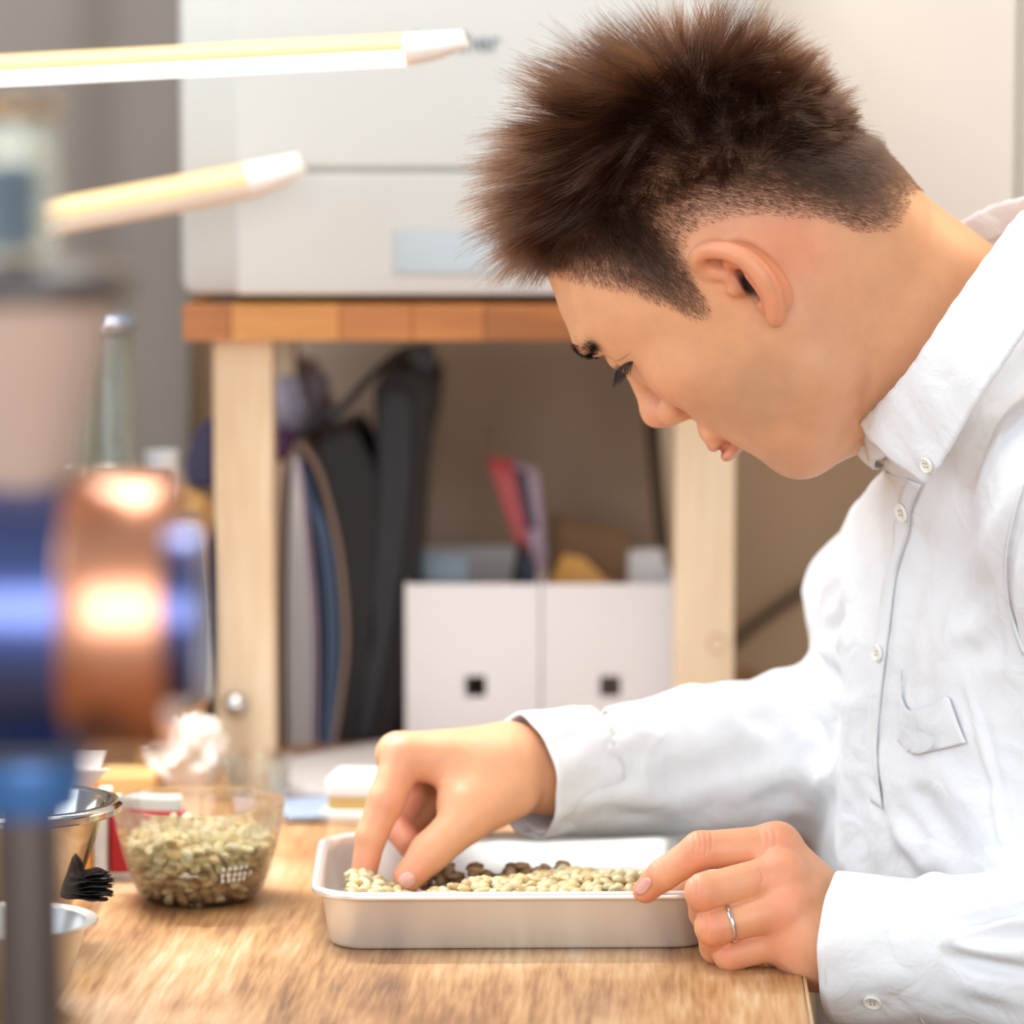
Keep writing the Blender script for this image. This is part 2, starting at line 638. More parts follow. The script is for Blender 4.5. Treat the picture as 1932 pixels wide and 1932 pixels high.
# wall cupboard behind the head
m_cup = mat('cupboard_white', S(226, 218, 209), 0.5, var=0.01)
cx0, cx1 = P(1402, 300, 2.75)[0], 0.62
cup = empty('wall_cupboard', ((cx0 + cx1) / 2, WALL_Y, 0.33), 0, 'plain warm white cupboard hung on the wall behind the head', 'cupboard')
ox, oy, oz = cup.location
box('body', cx0 - ox, cx1 - ox, 2.77 - oy, -0.001, 0.0, 0.75, m_cup, cup, 0.002)
dx = P(1922, 100, 2.75)[0]
box('door', cx0 - ox + 0.001, dx - ox, 2.751 - oy, 2.769 - oy, 0.001, 0.749, m_cup, cup, 0.002)
box('door', dx + 0.004 - ox, cx1 - ox - 0.001, 2.751 - oy, 2.769 - oy, 0.001, 0.749, m_cup, cup, 0.002)

# grey curtain at the left, dark panel beside it
m_cur = mat('grey_cloth', S(128, 122, 116), 0.9, var=0.12, scale=5, bump=0.2, bscale=500)
G = []
xs = np.linspace(P(-500, 500, 2.98)[0], P(356, 500, 2.98)[0], 90)
for z in np.linspace(0.012, 0.80, 24):
    G.append([(x + 0.004 * math.sin(9 * z + 30 * x), 2.975 + 0.009 * math.sin(x * 40 + 1.5 * math.sin(4 * z)) + 0.003 * math.sin(x * 97 + z * 3), z) for x in xs])
tag(grid_sheet('curtain', G, 0.0015, m_cur), 'grey cloth curtain hanging in folds behind the lamps', 'curtain')

# cable on the wall at the right
m_cable = mat('dark_rubber', S(70, 58, 48), 0.6)
cp = [P(1340, 1262, 3.03), P(1400, 1200, 3.03), P(1465, 1150, 3.035), P(1530, 1105, 3.04), P(1640, 1020, 3.04), P(1800, 950, 3.045), P(2100, 930, 3.045)]
tag(tube('cable', spline(cp, 40), 0.0045, m_cable), 'dark brown cable running slantwise across the wall beside the stand leg', 'cable')

# dark pole leaning inside the stand by its right leg
tag(tube('leaning_rod', [P(1228, 780, 2.80), (P(1282, 1180, 2.72)[0], 2.72, 0.001)], [0.005, 0.005], mat('rod_brown', S(74, 58, 40), 0.6)), 'thin dark brown rod leaning inside the stand by the right leg', 'rod')

# ------------------------------------------------------------------ white file boxes with square finger holes
m_wbox = mat('white_card', S(248, 250, 254), 0.55, var=0.01)
m_dark = mat('dark_inside', S(20, 18, 18), 0.8)
BY = 2.62
bz = P(900, 1102, BY)[2]


def file_box(px0, px1, hx, label):
    x0, x1 = P(px0, 1300, BY)[0], P(px1, 1300, BY)[0]
    e = empty('file_box', ((x0 + x1) / 2, BY, 0), 0, label, 'box', 'white file boxes under the printer stand')
    w = (x1 - x0) / 2
    D, t, h = 0.24, 0.0025, bz
    hc = P(hx, 1295, BY)
    hX, hZ, hs = hc[0] - (x0 + x1) / 2, hc[2], 0.0076
    bm = bmesh.new()
    # front panel around the square hole
    box_bm(bm, -w, hX - hs, 0, t, 0, h)
    box_bm(bm, hX + hs, w, 0, t, 0, h)
    box_bm(bm, hX - hs, hX + hs, 0, t, 0, hZ - hs)
    box_bm(bm, hX - hs, hX + hs, 0, t, hZ + hs, h)
    from_bm('front_panel', bm, m_wbox, e)
    box('side_panel', -w, -w + t, t, D, 0, h, m_wbox, e)
    box('side_panel', w - t, w, t, D, 0, h, m_wbox, e)
    box('back_panel', -w + t, w - t, D - t, D, 0, h, m_wbox, e)
    box('base', -w + t, w - t, t, D - t, 0, t, m_wbox, e)
    return e


file_box(765, 1019, 897, 'white file box with a black square hole, beside the black bag')
file_box(1022, 1272, 1151, 'white file box with a brownish square hole, beside the right stand leg')
m_kraft = mat('kraft', S(152, 122, 92), 0.8)


def card(name, quad, thick, m, label, cat, bend=0.0, group=None, n=10):
    """a stiff sheet between four corners (tl, tr, br, bl)"""
    a, b, c, d = [np.array(q, dtype=float) for q in quad]
    nn = np.cross(b - a, d - a)
    nn /= np.linalg.norm(nn)
    G = [[(a * (1 - u) + b * u) * (1 - v) + (d * (1 - u) + c * u) * v + nn * bend * math.sin(math.pi * u) for u in np.linspace(0, 1, n)] for v in np.linspace(0, 1, n)]
    o = grid_sheet(name, G, thick, m)
    return tag(o, label, cat, group)


m_blue_l = mat('pale_blue_card', S(160, 182, 200), 0.6)
m_navy = mat('navy_plastic', S(22, 34, 56), 0.4)
m_blackp = mat('black_plastic', S(16, 15, 16), 0.42)
m_red = mat('pink_red_print', S(206, 92, 96), 0.5, var=0.25, scale=60)
m_lil = mat('lilac_print', S(184, 164, 186), 0.5, var=0.15, scale=60)
m_dkp = mat('dark_purple_print', S(62, 44, 74), 0.5)
m_orange = mat('orange_paper', S(222, 168, 92), 0.7)
m_white = mat('white_paper', S(232, 232, 234), 0.6, var=0.02)
B = lambda px, py, y=2.70: P(px, py, y)
card('folder', [B(796, 1040), B(884, 1046), B(886, 1300, 2.68), B(796, 1300, 2.68)], 0.002, m_blue_l, 'pale blue folder standing in the left file box', 'folder')
tag(lathe('ink_bottle', [(0, 0), (0.008, 0), (0.0095, 0.004), (0.0095, 0.062), (0.006, 0.068), (0.0055, 0.084), (0.0, 0.085)], mat('grey_bottle', S(96, 92, 88), 0.4), n=24,
          M=Matrix.Translation((B(912, 1000)[0], 2.72, 0.0035 + 0.0))), 'small grey bottle between the blue folder and black case in the file box', 'bottle')
# black wedge case
card('case', [B(980, 1018, 2.70), B(1000, 1050, 2.70), B(1030, 1300, 2.69), B(925, 1300, 2.69)], 0.016, m_blackp, 'black plastic case leaning in the left file box', 'case')
card('booklet', [B(985, 1030, 2.672), B(1010, 1060, 2.672), B(1050, 1300, 2.672), B(975, 1300, 2.672)], 0.004, m_navy, 'navy booklet leaning against the black case', 'booklet')
# tilted brochures
br = empty('brochure', tuple(B(1010, 1095, 2.74)), 0, 'tilted pink and lilac brochure sticking out of the file boxes', 'brochure')


def brpart(name, quad, m, th):
    o = card(name, quad, th, m, None, None)
    for v in o.data.vertices: v.co = v.co - Vector(br.location)
    o.parent = br
    return o


brpart('cover', [B(918, 862, 2.74), B(968, 866, 2.74), B(1060, 1180, 2.73), B(1020, 1180, 2.73)], m_red, 0.0015)
brpart('spine', [B(918, 805, 2.742), B(936, 850, 2.742), B(1040, 1180, 2.733), B(1024, 1180, 2.733)], m_kraft, 0.0018)
brpart('back_cover', [B(968, 872, 2.738), B(1016, 884, 2.738), B(1040, 1180, 2.728), B(1030, 1180, 2.728)], m_lil, 0.0015)
brpart('picture', [B(970, 885, 2.736), B(992, 890, 2.736), B(1012, 1000, 2.733), B(996, 1000, 2.733)], m_dkp, 0.001)
card('envelope', [B(1062, 1046), B(1100, 1052), B(1170, 1120), B(1030, 1120)], 0.0015, m_orange, 'orange envelope peeking above the right file box', 'envelope')
card('cardboard_sheet', [B(1040, 970, 2.80), B(1180, 1000, 2.80), B(1240, 1200, 2.78), B(1030, 1200, 2.78)], 0.003, m_kraft, 'brown cardboard sheet standing behind the orange envelope', 'cardboard')
card('paper_sheet', [B(1186, 1038, 2.74), B(1252, 1036, 2.74), B(1262, 1200, 2.73), B(1180, 1200, 2.73)], 0.001, m_white, 'white paper sheet standing at the right end of the right file box', 'paper')
card('shade_board', [P(500, 600, 2.95), P(1268, 600, 2.95), P(1268, 1340, 2.92), P(500, 1340, 2.92)], 0.003, mat('shade_brown', S(178, 158, 140), 0.8, var=0.12, scale=7), 'large grey-brown board added behind the stand as the shade on the wall', 'board')  # added board, its brown stands in for the shade under the stand top

# ------------------------------------------------------------------ bags and folders inside the stand
FY = 2.62
# folded file folder opened like a tent, grey papers inside
m_tape = mat('folder_tan', S(150, 130, 118), 0.7)
m_bluegrey = mat('blue_sheet', S(92, 116, 150), 0.55, var=0.1, scale=8)
fol = empty('file_folder', tuple(T(590, 1425)), 0, 'grey file folder with pale sheets bulging, standing beside the left stand leg', 'folder')


def leafpart(name, pts, width_y, m, th):
    c = spline(pts, 26)
    G = [[np.array([p[0], p[1] + dy, p[2]]) - np.array(fol.location) for p in c] for dy in np.linspace(0, width_y, 5)]
    return grid_sheet(name, G, th, m, fol)


leafpart('outer_cover', [P(566, 836, FY), P(604, 900, FY), P(640, 1050, FY), P(652, 1210, FY), P(640, 1330, FY), P(624, 1432, FY)], 0.16, m_tape, 0.0035)
leafpart('outer_cover', [P(560, 836, FY), P(536, 900, FY), P(528, 1050, FY), P(526, 1250, FY), P(530, 1440, FY)], 0.16, m_tape, 0.003)
for i in range(5):
    f = i / 4
    top = 858 + 4 * i
    leafpart('paper_sheet', [P(556 + 8 * f, top, FY + 0.001), P(548 + 30 * f, 1000, FY + 0.001), P(546 + 48 * f, 1200, FY), P(548 + 44 * f, 1436, FY)], 0.15, m_white if i < 4 else m_lil, 0.0022)
for i in range(3):
    leafpart('divider', [P(576 + 4 * i, 890 + 20 * i, FY + 0.001), P(604 + 8 * i, 1030, FY + 0.001), P(618 + 9 * i, 1210, FY), P(606 + 8 * i, 1434, FY)], 0.15, m_bluegrey, 0.002)
# black document case
m_bk = mat('black_leatherette', S(13, 12, 14), 0.55, bump=0.3, bscale=900)
m_bk2 = mat('dark_grey_nylon', S(40, 44, 52), 0.6, bump=0.3, bscale=700, var=0.12, scale=12)
m_bk3 = mat('brown_black_trim', S(24, 18, 17), 0.6)


def slab(name, quad, y0, y1, m, label=None, cat=None, parent=None, bev=0.004):
    """upright slab: front outline of four corners (px, py) at depth y0, going back to y1"""
    bm = bmesh.new()
    F = [bm.verts.new(P(px, py, y0)) for px, py in quad]
    Bk = [bm.verts.new(Vector(v.co) + Vector((0, y1 - y0, 0))) for v in F]
    bm.faces.new(F)
    bm.faces.new(Bk[::-1])
    n = len(F)
    for i in range(n):
        bm.faces.new((F[i], F[(i + 1) % n], Bk[(i + 1) % n], Bk[i]))
    bmesh.ops.bevel(bm, geom=bm.edges[:], offset=bev, segments=2, affect='EDGES')
    if parent is not None:
        for v in bm.verts: v.co -= parent.location
    o = from_bm(name, bm, m, parent)
    return tag(o, label, cat)


slab('document_case', [(592, 838), (668, 806), (716, 900), (706, 1200), (668, 1427), (632, 1429), (656, 1210), (640, 1040)], 2.63, 2.80, m_bk, 'black document case leaning between the grey folder and the laptop bag', 'case')
bag = empty('laptop_bag', tuple(T(720, 1420)), 0, 'black laptop bag with a looping shoulder strap under the printer stand', 'bag')
slab('body', [(704, 720), (760, 690), (826, 700), (826, 780), (800, 900), (788, 1100), (752, 1390), (700, 1424), (656, 1420), (692, 1200), (712, 900)], 2.64, 2.86, m_bk3, parent=bag, bev=0.006)
slab('front_pocket', [(716, 760), (746, 728), (782, 745), (776, 880), (758, 1060), (728, 1250), (700, 1400), (668, 1400), (702, 1180), (716, 950)], 2.630, 2.645, m_bk2, parent=bag, bev=0.004)
st = spline([P(806, 760, 2.66), P(812, 690, 2.655), P(800, 664, 2.65), P(756, 668, 2.65), P(700, 712, 2.65), P(650, 766, 2.65), P(606, 802, 2.655), P(560, 826, 2.66)], 40)
st = [p - np.array(bag.location) for p in st]
G = [[p + np.array([0, dy, 0]) for p in st] for dy in (0, 0.006, 0.012, 0.018, 0.024)]
grid_sheet('shoulder_strap', G, 0.0052, m_bk3, bag)
slab('strap_loop', [(770, 655), (815, 652), (820, 700), (800, 720), (790, 690), (772, 676)], 2.648, 2.68, m_blackp, parent=bag, bev=0.0015)
slab('buckle', [(618, 776), (634, 768), (644, 786), (626, 800)], 2.644, 2.67, m_blackp, parent=bag, bev=0.0015)
# pale plastic bag at the top left inside the stand
m_plas = mat('pale_lilac_plastic', S(170, 164, 178), 0.35, var=0.12, scale=14, bump=0.5, bscale=60)


def blob(name, c, r, m, label, cat, seed=0, amp=0.12, fr=2.0, sub=4, squash=None, parent=None):
    bm = bmesh.new()
    bmesh.ops.create_icosphere(bm, subdivisions=sub, radius=1.0)
    for v in bm.verts:
        d = v.co.normalized()
        k = 1 + amp * noise.fractal(d * fr + Vector((seed, seed * 2, 0)), 0.6, 2.2, 4) + amp * 0.5 * abs(noise.noise(d * fr * 3 + Vector((seed, 0, 3))))
        v.co = Vector((d.x * r[0] * k, d.y * r[1] * k, d.z * r[2] * k))
        if squash is not None and v.co.z < squash: v.co.z = squash
        v.co += Vector(c)
    o = from_bm(name, bm, m, parent, True)
    return tag(o, label, cat)


pb = P(546, 766, 2.84)
blob('plastic_bag', pb, (0.034, 0.05, 0.040), m_plas, 'pale lilac plastic bag hanging under the stand top beside the strap', 'bag', 3, 0.14)
blob('purple_pouch', P(528, 836, 2.80), (0.018, 0.03, 0.013), mat('purple_cloth', S(120, 82, 124), 0.7), 'small purple pouch below the pale plastic bag', 'pouch', 8, 0.12)

# ------------------------------------------------------------------ LED desk lamps
m_house = mat('cream_housing', S(238, 204, 150), 0.4, var=0.01, spec=0.5)
m_cap = mat('white_end_cap', S(246, 242, 238), 0.35, var=0.01, sss=0.2)
m_diff_on = mat('lit_diffuser', S(250, 250, 252), 0.4, emit=(0.93, 0.97, 1.0, 1), estr=1.7)
m_diff_off = mat('unlit_diffuser', S(238, 228, 218), 0.4)


def led_lamp(a, b, tip, r, diff, label, pole_xy):
    """bar from a to b (housing above, diffuser below), oblique end cap from b to tip"""
    a, b, tip = Vector(a), Vector(b), Vector(tip)
    e = empty('desk_lamp', (pole_xy[0], pole_xy[1], 0), 0, label, 'lamp', 'long LED bar lamps over the table')
    o = Vector(e.location)
    d = (b - a).normalized()
    s = d.cross(Vector((0, 0, 1))).normalized()
    u = s.cross(d).normalized()

    def arc(name, t0, t1, m, p0, p1, n=14):
        bm = bmesh.new()
        R = []
        for p in (p0, p1):
            out = [p - o + s * math.cos(t) * r * 1.5 + u * math.sin(t) * r for t in np.linspace(t0, t1, n)]
            R.append([bm.verts.new(q) for q in out])
        for i in range(n - 1):
            bm.faces.new((R[0][i], R[0][i + 1], R[1][i + 1], R[1][i]))
        bm.faces.new((R[0][-1], R[0][0], R[1][0], R[1][-1]))
        bm.faces.new(R[0][::-1])
        bm.faces.new(R[1])
        return from_bm(name, bm, m, e, True)

    arc('housing', -0.15, math.pi + 0.15, m_house, a, b)
    arc('diffuser', math.pi + 0.15, 2 * math.pi - 0.15, diff, a, b)
    bm = bmesh.new()
    n = 28
    rings = []
    L = (tip - b).length
    for f in np.linspace(0, 1, 12):
        k = max(1 - f ** 2.0, 0.02)
        ring = []
        for i in range(n):
            t = 2 * math.pi * i / n
            sy = math.sin(t)
            zz = sy if sy > 0 else sy
            top = 1.0
            # the top stays level, the underside sweeps up to the tip
            hh = zz * r * (k if zz < 0 else (1 - 0.9 * max(0, (f - 0.9) / 0.1) ** 2))
            ring.append(bm.verts.new(b - o + d * L * f + s * math.cos(t) * r * 1.5 * k ** 0.6 + u * (hh)))
        rings.append(ring)
    for A_, B_ in zip(rings, rings[1:]):
        for i in range(n): bm.faces.new((A_[i], A_[(i + 1) % n], B_[(i + 1) % n], B_[i]))
    bm.faces.new(rings[0][::-1])
    bm.faces.new(rings[-1])
    from_bm('end_cap', bm, m_cap, e, True)
    if diff is m_diff_on:
        ld = bpy.data.lights.new('led_strip', 'AREA')
        ld.shape = 'RECTANGLE'
        ld.size, ld.size_y = (b - a).length * 0.98, r * 2
        ld.energy = 2.8
        ld.color = (0.95, 0.98, 1.0)
        ld.spread = math.radians(115)
        lt = bpy.data.objects.new('led_strip', ld)
        COL.objects.link(lt)
        lt.parent = e
        zax = (u + Vector((0, 0.35, 0))).normalized()
        yax = zax.cross(d).normalized()
        xax = yax.cross(zax).normalized()
        Mr = Matrix((xax, yax, zax)).transposed().to_4x4()
        lt.matrix_local = Matrix.Translation((a + b) / 2 - o - u * (r + 0.002)) @ Mr
    top = a - o
    tube('pole', [(0, 0, 0.012), (0, 0, top.z + 0.0), tuple(top)], 0.007, m_cap, e, 14)
    lathe('base', [(0, 0.014), (0.07, 0.012), (0.085, 0.006), (0.086, 0.0), (0, 0)], m_cap, e, 40)
    return e


led_lamp(P(-330, 150, 2.28), P(765, 93, 2.25), P(884, 72, 2.25), 0.0098, m_diff_on, 'upper LED bar lamp, switched on, crossing in front of the printer', (P(-330, 150, 2.28)[0] - 0.02, 2.32))
led_lamp(P(-420, 506, 2.40), P(462, 343, 2.46), P(576, 312, 2.465), 0.0125, m_diff_off, 'lower LED bar lamp with a pale end cap, tilted, below the lit one', (P(-420, 506, 2.40)[0] - 0.03, 2.44))

# ------------------------------------------------------------------ steel tray
m_tray = mat('tray_steel', S(242, 239, 235), 0.34, 0.66, var=0.02, scale=20, bump=0.03, bscale=300)
TRY = math.radians(0.5)


def rrect(w, d, r, n=9):
    """rounded rectangle outline, half sizes w, d"""
    out = []
    for cx, cy, a0 in ((w - r, d - r, 0), (-w + r, d - r, 90), (-w + r, -d + r, 180), (w - r, -d + r, 270)):
        for k in range(n):
            a = math.radians(a0 + 90 * k / (n - 1))
            out.append((cx + r * math.cos(a), cy + r * math.sin(a)))
    return out


def loft(name, rings, m, parent, cap0=False, cap1=False, smooth=True):
    bm = bmesh.new()
    R = [[bm.verts.new((x, y, z)) for (x, y) in ring] for ring, z in rings]
    n = len(R[0])
    for A_, B_ in zip(R, R[1:]):
        for i in range(n): bm.faces.new((A_[i], A_[(i + 1) % n], B_[(i + 1) % n], B_[i]))
    if cap0: bm.faces.new(R[0][::-1])
    if cap1: bm.faces.new(R[-1])
    return from_bm(name, bm, m, parent, smooth)


fl = T(577, 1694, 0.031)
fr = T(1372, 1688, 0.031)
TW = (fr[0] - fl[0]) / 2
TD = 0.0885
TCX, TCY = (fr[0] + fl[0]) / 2, (fl[1] + fr[1]) / 2 + TD - 0.004
tray = empty('steel_tray', (TCX, TCY, 0), math.radians(1.2), 'shallow brushed steel tray with rolled rim, holding green coffee beans', 'tray')
hw, hd = TW, TD
prof = [  # (inset, z, corner radius)
    (0.0145, 0.0000, 0.018), (0.0115, 0.0006, 0.020), (0.0098, 0.0030, 0.0215), (0.0062, 0.0270, 0.025), (0.0050, 0.0288, 0.026),
    (0.0022, 0.0290, 0.028), (0.0004, 0.0300, 0.0295), (0.0, 0.0315, 0.030), (0.0006, 0.0330, 0.0295), (0.0022, 0.0338, 0.028), (0.0042, 0.0336, 0.0262),
    (0.0058, 0.0318, 0.025), (0.0070, 0.0270, 0.024), (0.0106, 0.0032, 0.0207), (0.0125, 0.0014, 0.019), (0.0155, 0.0010, 0.017)]
body_r = [(rrect(hw - i, hd - i, r), z) for i, z, r in prof]
loft('basin', body_r, m_tray, tray, True, True)


def tray_floor(x, y):
    return 0.0012


# ------------------------------------------------------------------ coffee beans
def bean_mesh(name, seg=12, rg=8, seed=0):
    rs = random.Random(seed)
    bm = bmesh.new()
    bmesh.ops.create_uvsphere(bm, u_segments=seg, v_segments=rg, radius=1.0)
    lx, ly, lz = 0.0049 + rs.uniform(-.0005, .0006), 0.0035 + rs.uniform(-.0003, .0003), 0.0029
    for v in bm.verts:
        x, y, z = v.co.z, v.co.x, v.co.y   # poles along x
        if z < 0:
            z *= 0.7
            z += 0.30 * math.exp(-(y / 0.22) ** 2) * (1 - x * x)
        z += 0.015 * rs.uniform(-1, 1)
        v.co = Vector((x * lx, y * ly * (1 + 0.08 * x), z * lz))
    me = bpy.data.meshes.new(name)
    bm.to_mesh(me)
    bm.free()
    me.polygons.foreach_set('use_smooth', np.ones(len(me.polygons), dtype=bool))
    return me


def bean_mat(name, c):
    return mat(name, c, 0.5, var=0.14, scale=260, bump=0.3, bscale=700, sss=0.0)


m_beans = [bean_mat('green_bean_%d' % i, c) for i, c in enumerate((S(202, 184, 138), S(216, 198, 152), S(188, 172, 128), S(214, 186, 134), S(182, 154, 108), S(204, 192, 156)))]
bean_meshes = []
for i in range(12):
    me = bean_mesh('coffee_bean', seed=i)
    me.materials.append(m_beans[i % 6])
    bean_meshes.append(me)


def rot_rand(rs, flip=0.25):
    a = rs.uniform(0, 2 * math.pi)
    t = rs.gauss(0, 0.45)
    r = rs.gauss(0, 0.5) + (math.pi if rs.random() < flip else 0)
    return Matrix.Rotation(a, 4, 'Z') @ Matrix.Rotation(t, 4, 'Y') @ Matrix.Rotation(r, 4, 'X')


def pile_h(u, v):
    """bean surface height in tray coordinates"""
    h = 0.0225
    h += 0.0105 * math.exp(-((u - 0.035) / 0.05) ** 2 - ((v + 0.045) / 0.035) ** 2)
    h += 0.008 * math.exp(-((u + 0.095) / 0.025) ** 2 - ((v + 0.02) / 0.05) ** 2)
    h += 0.004 * math.sin(u * 60) * math.sin(v * 55 + 1)
    h -= 0.006 * math.exp(-((u + 0.055) / 0.022) ** 2 - ((v + 0.01) / 0.03) ** 2)
    fade = 1 / (1 + math.exp((v - 0.012 - 0.014 * math.sin(u * 30)) / 0.007))
    return 0.004 + (h - 0.004) * fade


rs = random.Random(11)
cands = []
trM = Matrix.Translation(tray.location) @ Matrix.Rotation(tray.rotation_euler.z, 4, 'Z')
step = 0.0062
u = -hw + 0.0165
while u < hw - 0.0165:
    v = -hd + 0.016
    while v < 0.05:
        cd = math.hypot(max(0, abs(u) - (hw - 0.038)), max(0, abs(v) - (hd - 0.038)))
        if cd > 0.0185:
            v += step
            continue
        uu, vv = u + rs.uniform(-.0018, .0018), v + rs.uniform(-.0018, .0018)
        ztop = pile_h(uu, vv)
        lay = 0
        z = ztop + rs.uniform(-.001, .001)
        if ztop > 0.0075 or rs.random() < 0.10:
            while z > 0.003 and lay < 3:
                cands.append((uu + rs.uniform(-.001, .001), vv + rs.uniform(-.001, .001), max(z, 0.0038), lay))
                z -= 0.0044
                lay += 1
        v += step
    u += step
# the ones that show best: top layer, near the front
top = sorted([c for c in cands if c[3] == 0 and c[2] > 0.012], key=lambda c: c[1] - 0.9 * c[2])
single = top[:205]
rest = [c for c in cands if c not in set(single)]
BL = 'pale green unroasted coffee bean in the pile on the steel tray'
for i, (x, y, z, l) in enumerate(single):
    o = bpy.data.objects.new('coffee_bean', bean_meshes[i % 12])
    COL.objects.link(o)
    o.matrix_world = trM @ Matrix.Translation((x, y, z)) @ rot_rand(rs)
    tag(o, BL, 'coffee bean', 'coffee beans on the steel tray')


def bean_heap(name, items, label, cat, mats=m_beans, lite=False):
    """many beans joined into one heap"""
    protos = []
    for i in range(6):
        me = bean_mesh('tmp', 8 if lite else 10, 6, seed=i + 20)
        Vp = np.array([v.co for v in me.vertices])
        Fp = [list(p.vertices) for p in me.polygons]
        protos.append((Vp, Fp))
        bpy.data.meshes.remove(me)
    V, F, MI = [], [], []
    base = 0
    for k, Mx in enumerate(items):
        Vp, Fp = protos[k % 6]
        A_ = np.array(Mx)
        V.append(Vp @ A_[:3, :3].T + A_[:3, 3])
        F += [[base + i for i in f] for f in Fp]
        MI += [k * 7 % len(mats)] * len(Fp)
        base += len(Vp)
    me = bpy.data.meshes.new(name)
    me.from_pydata(np.concatenate(V).tolist(), [], F)
    for m in mats: me.materials.append(m)
    me.polygons.foreach_set('material_index', MI)
    o = link(name, me, None, None)
    return tag(o, label, cat, kind='stuff')


bean_heap('coffee_beans', [trM @ Matrix.Translation((x, y, z)) @ rot_rand(rs) for x, y, z, l in rest],
          'mass of green coffee beans filling the steel tray behind and under the front ones', 'coffee beans')

m_dbeans = [bean_mat('dark_bean_%d' % i, c) for i, c in enumerate((S(142, 112, 82), S(158, 128, 92), S(124, 98, 74)))]
rd = random.Random(31)
dk = [trM @ Matrix.Translation((rd.uniform(-0.055, 0.03), 0.012 + rd.gauss(0, 0.006), 0.006 + rd.uniform(0, 0.021))) @ rot_rand(rd) for _ in range(150)]
bean_heap('coffee_beans', dk, 'darker brown beans heaped behind the green ones on the steel tray', 'coffee beans', m_dbeans)

# ------------------------------------------------------------------ glass bowl with beans
m_glass = glass('clear_glass')
bc = T(367, 1716)
BX, BYY = bc[0], bc[1] + 0.034
gb = empty('glass_bowl', (BX, BYY, 0), 0, 'clear glass bowl full of green coffee beans, left of the tray', 'bowl')
outer = [(0, 0), (0.031, 0), (0.0335, 0.0012), (0.0375, 0.0065), (0.0415, 0.0170), (0.0455, 0.0300), (0.0482, 0.0420), (0.0490, 0.0470), (0.0494, 0.0490), (0.0505, 0.0560), (0.0503, 0.0575)]
inner = [(0.0490, 0.0573), (0.0484, 0.0500), (0.0472, 0.0470), (0.0464, 0.0420), (0.0437, 0.0302), (0.0397, 0.0175), (0.0357, 0.0078), (0.0300, 0.0040), (0, 0.0036)]
lathe('bowl_wall', outer + inner, m_glass, gb, 96)
m_print = mat('white_glass_print', S(238, 240, 238), 0.6)


def on_bowl(ang, z, rr=0.0002):
    zs = [p[1] for p in outer]
    r = np.interp(z, zs, [p[0] for p in outer]) + rr
    return Vector((r * math.cos(ang), r * math.sin(ang), z))


def print_bar(bm, a0, a1, z0, z1):
    n = 6
    R = [[bm.verts.new(on_bowl(a0 + (a1 - a0) * i / n, z)) for i in range(n + 1)] for z in (z0, z1)]
    for i in range(n): bm.faces.new((R[0][i], R[0][i + 1], R[1][i + 1], R[1][i]))


bm = bmesh.new()
print_bar(bm, -1.75, -1.50, 0.0208, 0.0215)
print_bar(bm, -1.70, -1.62, 0.0222, 0.0232)
rs2 = random.Random(3)
for row, (z0, na) in enumerate(((0.0235, 5), (0.0195, 6), (0.0165, 5))):
    for k in range(na):
        a = -1.18 + 0.085 * k + rs2.uniform(-.01, .01)
        print_bar(bm, a, a + 0.035, z0, z0 + 0.0024)
        print_bar(bm, a + 0.008, a + 0.055, z0 + 0.0008, z0 + 0.0013)
from_bm('measure_print', bm, m_print, gb)
rb = random.Random(5)
items, singles = [], []
z = 0.0065
while z < 0.048:
    R = np.interp(z, [p[1] for p in outer], [p[0] for p in outer]) - 0.0065
    rr = R
    while rr > 0.002:
        n = max(1, int(2 * math.pi * rr / 0.0073))
        a0 = rb.uniform(0, 6)
        for k in range(n):
            a = a0 + 2 * math.pi * k / n
            x, y = rr * math.cos(a) + rb.uniform(-.0007, .0007), rr * math.sin(a) + rb.uniform(-.0007, .0007)
            zt_ = 0.0405 - 0.004 * (rr / 0.04) ** 2 + 0.003 * math.sin(x * 90) * math.cos(y * 80) + 0.12 * 0 * y
            if z < zt_:
                inside_shell = rr < R - 0.012 and z < 0.034
                if not inside_shell:
                    Mx = Matrix.Translation((BX + x, BYY + y, z + rb.uniform(-.001, .001))) @ rot_rand(rb, 0.4)
                    if (z > 0.035 and y < 0.02) or (rr == R and y < -0.6 * R and z > 0.02): singles.append((y, Mx))
                    else: items.append(Mx)
        rr -= 0.0068
    z += 0.0046
singles.sort(key=lambda s: s[0])
for i, (yy, Mx) in enumerate(singles):
    if i >= 90:
        items.append(Mx)
        continue
    o = bpy.data.objects.new('coffee_bean', bean_meshes[(i * 5) % 12])
    COL.objects.link(o)
    o.matrix_world = Mx
    tag(o, 'pale green unroasted coffee bean inside the clear glass bowl', 'coffee bean', 'coffee beans in the glass bowl')
m_tintb = [bean_mat('table_tint_bean_%d' % i, c) for i, c in enumerate((S(206, 168, 116), S(186, 142, 94), S(214, 186, 138), S(168, 124, 84)))]  # brown of the table reflected in the glass, painted into the lower beans
bean_heap('coffee_beans', [M_ for M_ in items if M_.translation.z >= 0.021], 'mass of pale green coffee beans in the upper half of the glass bowl', 'coffee beans')
bean_heap('coffee_beans', [M_ for M_ in items if M_.translation.z < 0.021], 'coffee beans in the bottom of the glass bowl, tinted brown as the table reflection', 'coffee beans', m_tintb)

